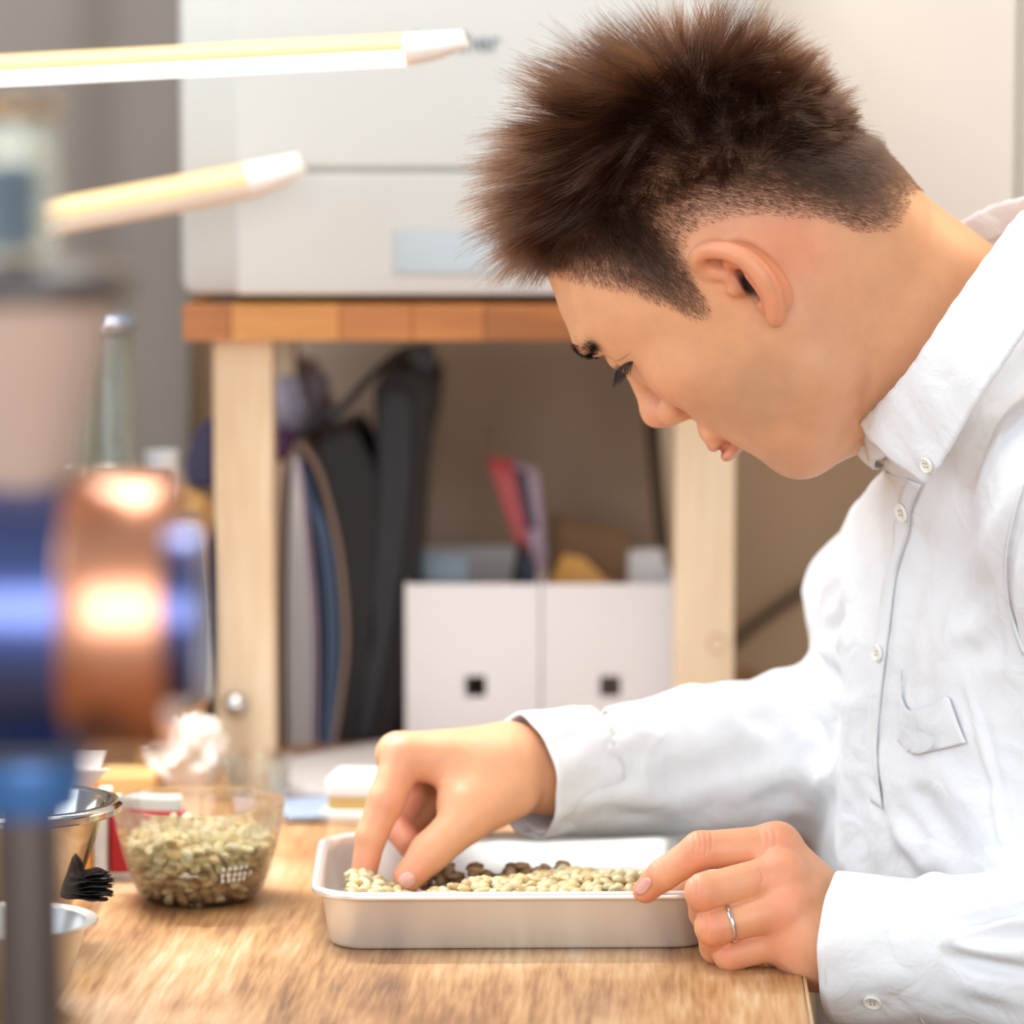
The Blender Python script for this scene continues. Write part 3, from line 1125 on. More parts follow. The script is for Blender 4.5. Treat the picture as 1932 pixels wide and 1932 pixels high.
# ------------------------------------------------------------------ steel bowls at the lower left
m_chrome = mat('polished_steel', S(214, 208, 198), 0.12, 1.0, var=0.02)
rim = T(228, 1510, 0.081)
bR = 0.056
sb = empty('steel_bowl', (rim[0] - bR, rim[1] + 0.004, 0), 0, 'tall polished steel bowl with a wide turned rim beside the glass bowl', 'bowl')
lathe('bowl_wall', [(0, 0.0), (0.018, 0.0), (0.0195, 0.002), (0.026, 0.018), (0.034, 0.038), (0.042, 0.060), (0.0465, 0.076), (0.0470, 0.0790), (0.0462, 0.0795), (0.0452, 0.077), (0.041, 0.061), (0.033, 0.039), (0.025, 0.019), (0.018, 0.0035), (0, 0.003)], m_chrome, sb, 72)
lathe('rim', [(0.0460, 0.0785), (0.050, 0.0806), (0.0545, 0.0800), (0.0562, 0.0780), (0.0560, 0.0750), (0.0548, 0.0742), (0.0540, 0.0760), (0.0528, 0.0778), (0.050, 0.0786), (0.0465, 0.0770)], m_chrome, sb, 72, close=True)
rim = T(184, 1741, 0.046)
r2 = 0.044
sb2 = empty('steel_bowl', (rim[0] - r2, rim[1], 0), 0, 'small brushed steel bowl in front, rim below the black crinkled wrapper', 'bowl')
lathe('bowl_wall', [(0, 0.0), (0.020, 0.0), (0.022, 0.002), (0.029, 0.016), (0.0355, 0.034), (0.0385, 0.0450), (0.0438, 0.0462), (0.0442, 0.0470), (0.0436, 0.0476), (0.0380, 0.0466), (0.0345, 0.034), (0.028, 0.017), (0.021, 0.003), (0, 0.002)], m_steel, sb2, 72)
# black crinkled wrapper lying over the rim of the small bowl
m_crk = mat('black_crinkled_film', S(22, 20, 20), 0.35, bump=0.4, bscale=900)
wrapper = empty('crinkled_wrapper', tuple(T(150, 1700, 0.03)), 0, 'bunch of black crinkled film leaves lying on the small steel bowl', 'wrapper')
wo = np.array(wrapper.location)
rw = random.Random(9)
for k in range(9):
    zz = k * 0.0017
    a = P(90 + rw.uniform(-8, 8), 1676 - 5 * k, 1.965)
    b = P(214 - 4 * abs(k - 3) + rw.uniform(-6, 4), 1694 - 8 * k + (4 if k < 3 else 0), 1.955)
    if k >= 7: b = P(132 + 8 * (k - 7), 1632 + 14 * (k - 7), 1.965)
    G = []
    for t in np.linspace(0, 1, 16):
        w = 0.012 * (1 - 0.9 * t ** 2.2)
        c = a * (1 - t) + b * t
        row_ = []
        for s in np.linspace(-1, 1, 9):
            q = c + np.array([0.002 * math.sin(s * 9 + k), w * s, 0.0010 * math.sin(s * 4.5 + 5 * t + k * 2) + 0.0007 * math.sin(t * 13 + k * 1.7)])
            row_.append(q - wo)
        G.append(row_)
    grid_sheet('film_leaf', G, 0.0003, m_crk, wrapper)
# orange carton with pale side, red packet
m_or = mat('orange_carton', S(232, 150, 52), 0.6, var=0.05)
m_pale = mat('pale_carton', S(226, 222, 216), 0.6)
m_redp = mat('red_packet', S(214, 50, 64), 0.45, var=0.05)
f0 = T(174, 1668)
crt = empty('carton', (f0[0], f0[1], 0), 0, 'orange carton with open flaps behind the tall steel bowl', 'carton')
box('body', -0.06, 0, 0, 0.04, 0, 0.060, m_or, crt, 0.001)
for q in (((-0.02, 0, 0.060), (0.0, 0, 0.060), (0.012, -0.008, 0.071), (-0.012, -0.008, 0.071)), ((-0.05, 0.04, 0.06), (0, 0.04, 0.06), (0.004, 0.046, 0.074), (-0.045, 0.046, 0.074))):
    bm = bmesh.new()
    bm.faces.new([bm.verts.new(p) for p in q])
    fp = from_bm('flap', bm, m_pale, crt)
    fp.modifiers.new('solid', 'SOLIDIFY').thickness = 0.0006
box('side_strip', 0.0005, 0.0085, 0.002, 0.04, 0, 0.052, m_pale, crt, 0.0006)
pk = T(203, 1668)
pkt = empty('packet', (pk[0], pk[1] + 0.012, 0), 0, 'red and white packet standing behind the glass bowl', 'packet')
box('body', 0, 0.045, 0, 0.014, 0.0035, 0.042, m_redp, pkt, 0.002)
box('white_base', -0.001, 0.046, -0.001, 0.016, 0, 0.0045, m_pale, pkt, 0.001)
box('white_top', 0.002, 0.043, 0.001, 0.013, 0.040, 0.050, m_pale, pkt, 0.002)

# ------------------------------------------------------------------ things on the back of the table
m_pp = mat('grey_paper', S(184, 176, 172), 0.6, var=0.03)
card('paper_pile', [T(520, 1446, 0.006), T(770, 1400, 0.006), T(800, 1500, 0.006), T(528, 1502, 0.006)], 0.010, m_pp, 'pale grey pile of papers lying on the table in front of the stand', 'papers')
card('blue_folder', [T(520, 1512, 0.004), T(640, 1506, 0.004), T(680, 1540, 0.004), T(540, 1544, 0.004)], 0.004, mat('pale_blue', S(158, 172, 194), 0.4), 'pale blue flat folder lying behind the tray', 'folder')
tg = T(485, 1530)
tum = empty('drinking_glass', (tg[0], tg[1] + 0.02, 0), 0, 'low clear drinking glass behind the glass bowl', 'glass')
lathe('glass_wall', [(0, 0), (0.017, 0), (0.019, 0.003), (0.0225, 0.034), (0.0215, 0.034), (0.0180, 0.005), (0, 0.004)], m_glass, tum, 48)
wb = T(668, 1560)
sc_ = empty('digital_scale', (wb[0], wb[1] + 0.03, 0), math.radians(-8), 'small white and gold stacked box behind the fingers', 'box')
box('base', -0.020, 0.02, -0.02, 0.03, 0, 0.008, m_pale, sc_, 0.002)
box('gold_band', -0.016, 0.02, -0.016, 0.03, 0.008, 0.016, mat('gold_card', S(206, 182, 120), 0.4), sc_, 0.001)
box('lid', -0.017, 0.02, -0.018, 0.03, 0.016, 0.029, m_white, sc_, 0.003)
sc_.name = 'small_box'
# rack with glasses at the left, behind the copper cylinder
m_rack = mat('dark_wood', S(70, 52, 40), 0.5)
rz = P(180, 905, 2.47)[2]
rk = empty('rack', (P(165, 1000, 2.5)[0], 2.50, 0), 0, 'low dark rack carrying the upright glasses behind the copper cylinder', 'rack')
box('top', -0.055, 0.055, -0.04, 0.05, rz - 0.012, rz, m_rack, rk, 0.002)
for x in (-0.048, 0.048):
    for y in (-0.034, 0.044):
        box('leg', x - 0.005, x + 0.005, y - 0.005, y + 0.005, 0, rz - 0.012, m_rack, rk)
m_gg = glass('greenish_glass', (0.93, 0.975, 0.95, 1))


def tall_glass(px, r, h, y, label):
    c = P(px, 900, y)
    e = empty('drinking_glass', (c[0], y, rz), 0, label, 'glass', 'upright glasses on the dark rack')
    lathe('glass_wall', [(0, 0), (r * .9, 0), (r, 0.004), (r * 1.08, h), (r * 1.08 - 0.0016, h), (r - 0.002, 0.009), (0, 0.009)], m_gg, e, 48)
    lathe('base_ring', [(r * .2, 0.0092), (r * .8, 0.0092), (r * .8, 0.0105), (r * .2, 0.0105)], m_chrome, e, 32, close=True)


tall_glass(118, 0.0185, 0.078, 2.475, 'tall clear glass at the outer end of the dark rack')
tall_glass(205, 0.0170, 0.098, 2.480, 'tallest clear glass at the inner end of the dark rack')
lathe_o = lathe('steel_dome', [(0, 0.0), (0.012, 0.0), (0.018, 0.004), (0.019, 0.008), (0.012, 0.016), (0, 0.018)], mat('blue_steel', S(176, 190, 214), 0.2, 1.0), None, 32, M=Matrix.Translation((P(205, 560, 2.48)[0], 2.48, rz + 0.0985)))
tag(lathe_o, 'domed bluish steel cover resting on the tallest glass', 'dome cover')
tag(lathe('tube_holder', [(0, 0.0), (0.0055, 0.0), (0.0055, 0.11), (0, 0.11)], m_blackp, None, 20, M=Matrix.Translation((P(163, 800, 2.52)[0], 2.52, rz + 0.0002))), 'thin black canister standing between the two tall glasses', 'canister')
cw = P(306, 925, 2.55)
tag(lathe('paper_cup', [(0, 0), (0.010, 0), (0.0125, 0.034), (0.0118, 0.034), (0.0095, 0.001), (0, 0.001)], m_white, None, 32, M=Matrix.Translation((cw[0], cw[1], cw[2] - 0.006))), 'small white paper cup standing on the tan packet', 'cup')
m_tan = mat('tan_packet', S(212, 168, 108), 0.6, var=0.08, scale=40)
tp = empty('coffee_packet', (cw[0] + 0.010, 2.575, 0), 0, 'tan paper coffee packet standing left of the stand leg', 'packet')
bm = bmesh.new()
hh = cw[2] - 0.0065
box_bm(bm, -0.030, 0.020, -0.040, 0.012, 0, hh, 0.004)
from_bm('body', bm, m_tan, tp)
slab('folded_top', [(318, 920), (372, 926), (405, 962), (396, 1010), (372, 1062), (340, 1062), (318, 1010)], 2.545, 2.56, m_tan, parent=tp, bev=0.003)
box('printed_line', 0.002, 0.019, -0.0406, -0.040, hh - 0.012, hh - 0.008, m_kraft, tp)
m_foil = mat('silver_film', S(190, 200, 204), 0.22, 0.7, bump=0.5, bscale=50)
G = []
for v in np.linspace(0, 1, 24):
    z0 = P(400, 1000 + 325 * v, 2.50)[2]
    xl, xr = P(330, 1000, 2.5)[0], P(368 + 12 * math.sin(v * 3) + 30 * v * v, 1000, 2.5)[0]
    G.append([(xl * (1 - u) + xr * u, 2.50 + 0.006 * math.sin(u * 9 + v * 4) + 0.006 * v, z0 - 0.002 * math.sin(u * 7)) for u in np.linspace(0, 1, 14)])
tag(grid_sheet('film_bag', G, 0.001, m_foil), 'silvery clear film bag hanging beside the copper cylinder', 'bag')
slab('dark_pouch', [(372, 1040), (400, 960), (408, 1430), (350, 1430), (362, 1200)], 2.56, 2.60, m_bk2, 'dark grey pouch standing by the left stand leg', 'pouch')
blob('crumpled_cloth', T(350, 1440, 0.022) + np.array([0, 0, 0.004]), (0.026, 0.026, 0.028), mat('white_cloth', S(226, 216, 204), 0.9, bump=0.4, bscale=200), 'crumpled whitish cloth under the film bag on the table', 'cloth', 5, 0.25, 2.2)
tag(box('orange_block', *(lambda a, b: (a[0], b[0], 2.37, 2.42))(T(205, 1490), T(312, 1490)), 0.0, 0.022, m_tan, None, 0.002), 'low tan box lying behind the glass bowl', 'box')
slab('lilac_pouch', [(372, 800), (408, 790), (410, 920), (360, 925), (345, 880)], 2.66, 2.70, mat('violet_cloth', S(70, 66, 94), 0.7), 'violet cloth pouch hanging by the left stand leg', 'pouch')

# ------------------------------------------------------------------ coffee machine in the near foreground, left edge
MY = 1.17
m_bluem = mat('navy_enamel', S(84, 100, 164), 0.30, 0.92, var=0.03, coat=0.8)
m_copper = mat('polished_copper', S(242, 168, 130), 0.32, 1.0, var=0.02, coat=0.9)
cz = P(200, 1160, MY)[2]
xe = lambda px: P(px, 1160, MY - 0.036)[0]
gr = empty('coffee_roaster', (P(20, 1160, MY)[0], MY, 0), 0, 'small navy drum coffee roaster with a polished copper band, near the lens', 'roaster')
gx, gy, gz = gr.location
Rr = 0.0445
lathe('drum', [(0, xe(-480) - gx), (Rr * .98, xe(-480) - gx), (Rr, xe(-470) - gx), (Rr, xe(112) - gx), (0, xe(112) - gx)], m_bluem, gr, 72, 'x', Matrix.Translation((0, 0, cz)))
lathe('copper_band', [(0, xe(112) - gx), (Rr * 1.01, xe(112) - gx), (Rr * 1.02, xe(116) - gx), (Rr * 1.02, xe(300) - gx), (Rr * .99, xe(310) - gx), (0, xe(311) - gx)], m_copper, gr, 72, 'x', Matrix.Translation((0, 0, cz)))
lathe('end_cap', [(0, xe(311) - gx), (Rr * .66, xe(311) - gx), (Rr * .66, xe(356) - gx), (Rr * .6, xe(366) - gx), (0, xe(366) - gx)], m_bluem, gr, 60, 'x', Matrix.Translation((0, 0, cz)))
pz0 = cz - Rr
m_bl2 = mat('blue_collar', S(66, 110, 168), 0.3, 0.3)
lathe('collar', [(0, 0.012), (0.019, 0.012), (0.020, 0.008), (0.017, -0.006), (0, -0.006)], m_bl2, gr, 40, M=Matrix.Translation((xe(20) - gx, 0, pz0 - 0.014)))
lathe('post', [(0, pz0 - 0.019), (0.0120, pz0 - 0.019), (0.0120, -0.02), (0, -0.02)], mat('post_steel', S(116, 104, 100), 0.3, 1.0), gr, 40, M=Matrix.Translation((xe(16) - gx, 0, 0)))
# a low cart carries the roaster in front of the table
m_hop = mat('beige_hopper', S(196, 168, 152), 0.35, var=0.1, scale=18)
hz = cz + Rr
lathe('hopper_cone', [(0.013, hz - 0.006), (0.017, hz + 0.004), (0.028, hz + 0.050), (0.0290, hz + 0.058), (0.026, hz + 0.058), (0.010, hz - 0.002)], m_hop, gr, 48, M=Matrix.Translation((xe(20) - gx, 0.0, 0)), close=True)
lathe('hopper_lid', [(0, hz + 0.071), (0.030, hz + 0.070), (0.036, hz + 0.066), (0.037, hz + 0.060), (0.034, hz + 0.058), (0, hz + 0.058)], mat('dark_lid', S(74, 66, 66), 0.35), gr, 48, M=Matrix.Translation((xe(20) - gx, 0.0, 0)))
jar = empty('glass_jar', (P(20, 400, MY)[0], MY, hz + 0.0712), 0, 'greenish glass jar with gold clips standing on the dark hopper lid', 'jar')
jr = 0.0135
lathe('glass_wall', [(0, 0), (jr, 0), (jr + .0008, 0.002), (jr + .0008, 0.044), (jr - .001, 0.044), (jr - .001, 0.003), (0, 0.003)], m_gg, jar, 48)
lathe('blue_contents', [(0, 0.0035), (jr * .62, 0.0035), (jr * .62, 0.030), (0, 0.031)], mat('blue_grey_powder', S(66, 84, 108), 0.6), jar, 32)
lathe('lid', [(0, 0.0445), (jr, 0.0445), (jr, 0.049), (0, 0.050)], mat('brown_lid', S(112, 84, 62), 0.4), jar, 32)
for a in (-1.2, -1.9, 0.4):
    bmm = bmesh.new()
    bmesh.ops.create_icosphere(bmm, subdivisions=2, radius=0.0028, matrix=Matrix.Translation((jr * math.cos(a), jr * math.sin(a), 0.0475)))
    from_bm('gold_clip', bmm, mat('gold_clip', S(226, 180, 110), 0.2, 1.0), jar, True)
box('side_cart', xe(-500) - 0.03, xe(330), MY - 0.10, MY + 0.10, -0.05, -0.02, m_black, None, 0.003)
cart = bpy.data.objects['side_cart']
tag(cart, 'dark low cart top under the coffee roaster post', 'cart')
for x in (xe(-500) - 0.01, xe(320) - 0.01):
    for y in (MY - 0.09, MY + 0.09):
        box('leg', x - 0.008, x + 0.008, y - 0.008, y + 0.008, -0.72, -0.05, m_black, cart)

# ================================================================== PERSON
person = empty('person', (0.36, 2.08, -0.29), 0, 'person in a white button-down shirt leaning over the tray, sorting beans with both hands', 'person')
PO = np.array(person.location)
PSI = math.radians(18)
F0 = -0.752 * RGT - 0.659 * UPV
D0 = 0.659 * RGT - 0.752 * UPV
HF = math.cos(PSI) * F0 + math.sin(PSI) * FWD      # face forward
HL = math.sin(PSI) * F0 - math.cos(PSI) * FWD      # the person's left
HU = -D0                                          # crown
HO = P(1479, 488, 2.0)
HM = np.stack([HF, HL, HU], 1)                     # local -> world columns


def h2w(V): return HO + (np.asarray(V, dtype=float) / 1000) @ HM.T
def w2h(V): return ((np.asarray(V, dtype=float) - HO) @ HM) * 1000


def PH(px, py, L):
    """head-local point seen at (px, py) with side offset L mm"""
    d = P(px, py, 1.0) - np.array([0, 0, CAMZ])
    c = np.array([0, 0, CAMZ])
    n = HL
    t = ((HO + n * L / 1000 - c) @ n) / (d @ n)
    return w2h(c + d * t)


lo_U = [-98, -84, -75, -62, -50, -38, -25, -10, 8, 20, 36, 60]
lo_f = [62, 74, 81, 87, 90, 94, 96, 96, 98, 105, 112, 109]
lo_b = [22, 12, 2, -8, -18, -28, -38, -50, -58, -60, -60, -60]
lo_w = [34, 42, 49, 55, 60, 64, 67, 69, 70, 71, 72, 70]
neck_a = w2h(P(1606, 548, 2.018))
neck_b = w2h(P(1985, 790, 2.035))
_uu = np.linspace(-110, 70, 361)


def _sm(v):
    y = np.interp(_uu, lo_U, v)
    k = np.exp(-np.linspace(-3, 3, 41) ** 2 / 2)
    k /= k.sum()
    return np.convolve(np.pad(y, 20, 'edge'), k, 'valid')


sf, sb_, sw = _sm(lo_f), _sm(lo_b), _sm(lo_w)
EYE = np.array([93.0, 31.0, 19.0])
helix = [(1338, 512, 74), (1319, 498, 78), (1318, 482, 83), (1340, 471, 88), (1375, 474, 92), (1410, 491, 94), (1438, 520, 94), (1456, 553, 92), (1463, 583, 88), (1464, 602, 83)]
helixP = list(spline([PH(*p) for p in helix], 26))
helixR = list(np.interp(np.linspace(0, 9, 26), range(10), [3.8, 4.2, 4.4, 4.6, 4.8, 5.0, 5.0, 4.8, 4.8, 4.8]))
anti = [PH(1392, 497, 83), PH(1418, 520, 85), PH(1437, 550, 84), PH(1441, 582, 80)]
conchaA, conchaB = PH(1400, 520, 84), PH(1424, 560, 84)


def head_field(Q):
    x, y, z = Q[:, 0], Q[:, 1], Q[:, 2]
    d = ell(Q, (22, 0, 42), (89, 75, 82), e=2.3)
    f = np.interp(z, _uu, sf)
    b = np.interp(z, _uu, sb_)
    w = np.interp(z, _uu, sw)
    cx, a = (f + b) / 2, (f - b) / 2
    r = ((np.abs(x - cx) / a) ** 2.35 + (np.abs(y) / w) ** 2.35) ** (1 / 2.35)
    lf = (r - 1) * np.minimum(a, w)
    lf = smaxv(lf, z - 58, 14)
    lf = smaxv(lf, -87 - z, 16)
    d = sminv(d, lf, 14)
    ya = np.abs(y)
    M = np.stack([x, ya, z], 1)
    d = sminv(d, ell(M, (64, 0, -83), (17, 20, 15)), 12)                  # chin
    d = sminv(d, ell(M, (102, 20, 37), (12, 22, 7)), 12)                  # brow
    d = sminv(d, ell(M, (70, 44, -10), (20, 20, 18)), 16)                 # cheek bone
    d = sminv(d, rcone(M, (8, 53, -30), (16, 46, -58), 14, 13), 24)       # jaw
    d = sminv(d, rcone(M, (16, 46, -58), (56, 18, -86), 13, 12), 24)
    d = sminv(d, ell(M, (46, 0, -84), (24, 26, 17)), 14)
    d = smaxv(d, -ell(M, (110, 31, 19), (12, 14, 9)), 8)                  # socket
    d = smaxv(d, -ell(M, (108, 10, 17), (8, 7, 8)), 8)
    # nose
    n = rcone(M, (99.5, 0, 22), (110, 0, -12), 7.2, 7.4)
    n = sminv(n, ell(M, (110.5, 0, -18), (10.5, 10, 9)), 6)
    n = sminv(n, ell(M, (100, 12.5, -22), (10.5, 7, 8)), 5)
    n = sminv(n, rcone(M, (96, 0, -28), (108, 0, -26), 6, 4), 5)
    d = sminv(d, n, 6)
    d = smaxv(d, -ell(M, (102, 7.5, -30.5), (6, 3.4, 4)), 2)
    d = smaxv(d, -rcone(M, (90, 20, -19), (96, 16.5, -30), 2.2, 1.6), 6)  # crease beside the wing
    # mouth
    d = sminv(d, ell(M, (93.5, 0, -46), (7.5, 22, 9)), 8)
    d = sminv(d, ell(M, (95.5, 0, -52.5), (6.5, 20, 4.6)), 3)
    d = sminv(d, ell(M, (93, 0, -61.5), (7.5, 18, 5.2)), 4)
    d = smaxv(d, -rcone(M, (101, 0, -57), (90, 24, -57.5), 1.0, 1.0), 2.2)
    d = smaxv(d, -ell(M, (92, 0, -72), (5, 20, 4)), 8)
    # eye: ball under closed-down lids
    d = sminv(d, sphere(M, EYE, 12.8), 3.5)
    d = smaxv(d, -chain(M, [(106, 19, 23.5), (107.4, 27, 25.5), (104.4, 38, 24.5), (97, 44, 20.5)], [0.5, 0.7, 0.7, 0.5], 0), 1.3)  # lid crease
    d = smaxv(d, -chain(M, [(104.5, 18, 17), (106.3, 25, 15), (105.2, 34, 14.6), (100, 42, 15.5)], [0.5, 0.9, 0.9, 0.5], 0), 0.9)     # lid slit
    # neck
    d = sminv(d, rcone(Q, neck_a, neck_b, 62, 66), 36)
    d = sminv(d, rcone(Q, (-26, 0, -12), neck_a, 48, 60), 24)
    d = smaxv(d, -ell(Q, PH(1622, 800, 18), (16, 40, 16)), 10) if False else d
    # ear
    near = (y > 55) & (np.abs(x) < 60) & (np.abs(z) < 70)
    if near.any():
        q = Q[near]
        dd = d[near]
        h = chain(q, helixP, helixR, 2)
        shell = ell(q, (PH(*helix[5]) + PH(*helix[7])) / 2 + np.array([4, -14, 1]), (12, 12, 24), R=EARR)
        shell = smaxv(shell, -chain(q, [conchaA + np.array([3, 3, 2]), conchaB + np.array([2, 3, 0])], [6.0, 5.0], 2), 3)
        e = sminv(shell, h, 3.5)
        e = sminv(e, chain(q, anti, [3.2, 3.4, 3.4, 3.0], 2), 2.5)
        e = smaxv(e, -chain(q, [conchaA, conchaB], [3.6, 3.8], 2), 2)
        e = smaxv(e, -chain(q, [PH(1336, 494, 86), PH(1372, 500, 89)], [1.8, 2.0], 0), 2)
        dd = sminv(dd, e, 4.5)
        dd = smaxv(dd, -chain(q, [PH(1397, 514, 80), PH(1424, 556, 80)], [2.4, 4.0], 1), 1.5)
        dd = sminv(dd, sphere(q, PH(1388, 541, 75), 5.5), 4)               # tragus
        dd = sminv(dd, chain(q, [PH(1322, 508, 74), PH(1372, 520, 77)], [4, 3.5], 1), 3)
        d = d.copy()
        d[near] = dd
    return d


_ev = np.array(PH(1464, 602, 85)) - np.array(PH(1340, 480, 85))
_ev /= np.linalg.norm(_ev)
_e2 = np.cross(np.array([0, 1.0, 0]), _ev)
_e2 /= np.linalg.norm(_e2)
EARR = np.stack([_e2, np.cross(_ev, _e2), _ev])

t_lo = np.minimum(np.array([-112, -92, -115]), np.minimum(neck_b, neck_a) - 70)
Vh, Qh = polygonize(head_field, np.maximum(t_lo, [-230, -95, -190]), (128, 104, 132), 1.25)
Vh = relax(Vh, Qh, 1, 0.35)

# ---- skin colours of the head (own colour: lips, stubble, redder ear; painted shade in the ear hollow)
m_skin = NT('skin')
_c = m_skin.n('ShaderNodeVertexColor', layer_name='Col')
_n = m_skin.n('ShaderNodeTexNoise')
_n.inputs['Scale'].default_value = 90
_n.inputs['Detail'].default_value = 4
_tc = m_skin.n('ShaderNodeTexCoord')
m_skin.l(_tc.outputs['Object'], _n.inputs['Vector'])
_mr = m_skin.n('ShaderNodeMapRange')
_mr.inputs['To Min'].default_value = 0.90
_mr.inputs['To Max'].default_value = 1.10
m_skin.l(_n.outputs['Fac'], _mr.inputs['Value'])
_mx = m_skin.n('ShaderNodeMix', data_type='RGBA', blend_type='MULTIPLY')
_mx.inputs[0].default_value = 1.0
m_skin.l(_c.outputs['Color'], _mx.inputs[6])
m_skin.l(_mr.outputs[0], _mx.inputs[7])
m_skin.l(_mx.outputs[2], m_skin.b.inputs['Base Color'])
m_skin.b.inputs['Roughness'].default_value = 0.46
m_skin.b.inputs['Specular IOR Level'].default_value = 0.42
m_skin.b.inputs['Subsurface Weight'].default_value = 0.35
m_skin.b.inputs['Subsurface Radius'].default_value = (1.0, 0.35, 0.18)
m_skin.b.inputs['Subsurface Scale'].default_value = 0.005
_n2 = m_skin.n('ShaderNodeTexNoise')
_n2.inputs['Scale'].default_value = 900
m_skin.l(_tc.outputs['Object'], _n2.inputs['Vector'])
_bp = m_skin.n('ShaderNodeBump')
_bp.inputs['Strength'].default_value = 0.25
_bp.inputs['Distance'].default_value = 0.0004
m_skin.l(_n2.outputs['Fac'], _bp.inputs['Height'])
m_skin.l(_bp.outputs[0], m_skin.b.inputs['Normal'])
SK = np.array(S(224, 166, 126)[:3])


def g3(V, c, r):
    return np.exp(-(((V - np.array(c)) / np.array(r)) ** 2).sum(1))


hair_F = [-120, -92, -82, -66, -60, -50, -40, -22, -8, 4, 15, 22, 27, 31, 36, 43, 50, 60, 72, 85, 100, 112, 130]
hair_U = [-8, -14, -18, -27, -26, -16, 4, 24, 35, 41, 42, 38, 24, 8, 2, 6, 22, 40, 54, 68, 82, 90, 90]


def hairline(F): return np.interp(F, hair_F, hair_U)


def head_colors(V):
    C = np.tile(SK, (len(V), 1))
    M = V.copy()
    M[:, 1] = np.abs(M[:, 1])
    def mixc(col, w):
        nonlocal C
        w = np.clip(w, 0, 1)[:, None]
        C = C * (1 - w) + np.array(S(*col)[:3]) * w
    mixc((150, 120, 96), 0.42 * np.clip(g3(M, (45, 55, -48), (42, 30, 24)) * 1.3 + g3(M, (75, 0, -85), (25, 45, 18)), 0, 1))   # stubble shade
    mixc((222, 112, 80), 0.6 * g3(M, (0, 88, 8), (22, 12, 36)) + 0.35 * g3(M, (-24, 66, 4), (22, 26, 26)))
    mixc((216, 138, 110), 0.35 * g3(M, (84, 48, -12), (22, 20, 18)))
    lip = g3(M, (98, 0, -53), (9, 17, 4.2)) + g3(M, (97, 0, -61.5), (9, 16, 5))
    mixc((190, 98, 96), lip * 1.2)
    mixc((206, 126, 106), 0.4 * g3(M, (112, 0, -20), (10, 14, 10)))
    hl = V[:, 2] - hairline(V[:, 0])
    sc = 1 / (1 + np.exp(-(hl - 3) / 2.5))
    sc = sc * (V[:, 0] > -125) * (V[:, 1] < 200)
    ear_m = (V[:, 1] > 79) & (V[:, 2] < 45)
    sc[ear_m] = 0
    dark = np.clip((hl - 14) / 42, 0, 1)
    mixc((118, 96, 82), sc * 0.45)
    mixc((58, 38, 26), sc * dark * 0.9)
    mixc((60, 40, 36), 1.0 * np.clip(1.6 * g3(V, (conchaA + conchaB) / 2 + np.array([0, -6, 0]), (5, 6, 8)), 0, 1))  # shade inside the ear hollow, painted into the skin colour
    mixc((60, 42, 40), 0.8 * np.exp(-(np.minimum(np.abs(chain(M, [(104.5, 18, 17), (106.3, 25, 15), (105.2, 34, 14.6), (100, 42, 15.5)], [0, 0, 0, 0], 0)), 9) / 1.4) ** 2))
    bl_ = spline([(112, 10, 31), (112, 22, 35), (107, 33, 37), (97, 45, 33)], 14)
    bl_ = np.array([M[((M - p_) ** 2).sum(1).argmin()] for p_ in bl_])
    bd_ = chain(M.astype(np.float32), list(bl_), [0] * 14, 0)
    mixc((44, 32, 28), 0.92 * np.exp(-(bd_ / 3.8) ** 2))
    # moles
    for px, py in ((1640, 477), (1353, 795), (1314, 581), (1474, 607)):
        d_ = np.linalg.norm(V - PH(px, py, 70 if px > 1500 else 60), axis=1)
    return C


Ch = head_colors(Vh)


# ---- hands, in world mm
def W(px, py, y): return P(px, py, y) * 1000


def near_hand(Q):
    # wrist and palm
    wr0, wr1 = W(1660, 1796, 1.905), W(1545, 1776, 1.915)
    mcp = [W(1462, 1598, 1.935), W(1474, 1652, 1.918), W(1484, 1712, 1.908), W(1478, 1772, 1.912)]
    d = rcone(Q, wr0, wr1, 26, 25)
    d = sminv(d, rcone(Q, wr0 + (0, 12, -4), wr1 + (0, 12, -2), 22, 20), 8)
    heel = W(1530, 1806, 1.925)
    d = sminv(d, rcone(Q, wr1, heel, 22, 13), 14)
    rr = [12.5, 13, 12.5, 11.0]
    ws = [W(1560, 1712, 1.932), W(1560, 1740, 1.922), W(1560, 1775, 1.918), W(1552, 1800, 1.922)]
    for m, r, w in zip(mcp, rr, ws):
        d = sminv(d, rcone(Q, w, m, 17, r), 10)
    # thenar behind
    d = sminv(d, rcone(Q, W(1540, 1770, 1.945), W(1440, 1730, 1.955), 17, 13), 12)
    F = [
        ([mcp[0], W(1322, 1604, 1.930), W(1252, 1650, 1.936), W(1218, 1680, 1.944)], [12, 10.2, 8.6, 7.0]),
        ([mcp[1], W(1328, 1683, 1.902), W(1332, 1722, 1.925), W(1350, 1738, 1.945)], [12, 10.0, 9.0, 7.8]),
        ([mcp[2], W(1346, 1748, 1.902), W(1352, 1786, 1.922), W(1372, 1794, 1.940)], [11.5, 9.8, 9.0, 7.5]),
        ([mcp[3], W(1378, 1800, 1.910), W(1396, 1812, 1.926), W(1416, 1810, 1.940)], [10.5, 9.0, 8.2, 7.2]),
        ([W(1440, 1720, 1.955), W(1352, 1700, 1.968), W(1285, 1682, 1.965)], [12, 9.5, 8]),
    ]
    fd = None
    for pts, rads in F:
        c = chain(Q, pts, rads, 2.5)
        # knuckle fullness
        fd = c if fd is None else sminv(fd, c, 0.9)
    d = sminv(d, fd, 5)
    for m, r in zip(mcp, rr):
        d = sminv(d, sphere(Q, m + (2, -1.5, 1), r * 0.93), 5)
    # nail bed of the index finger
    return d


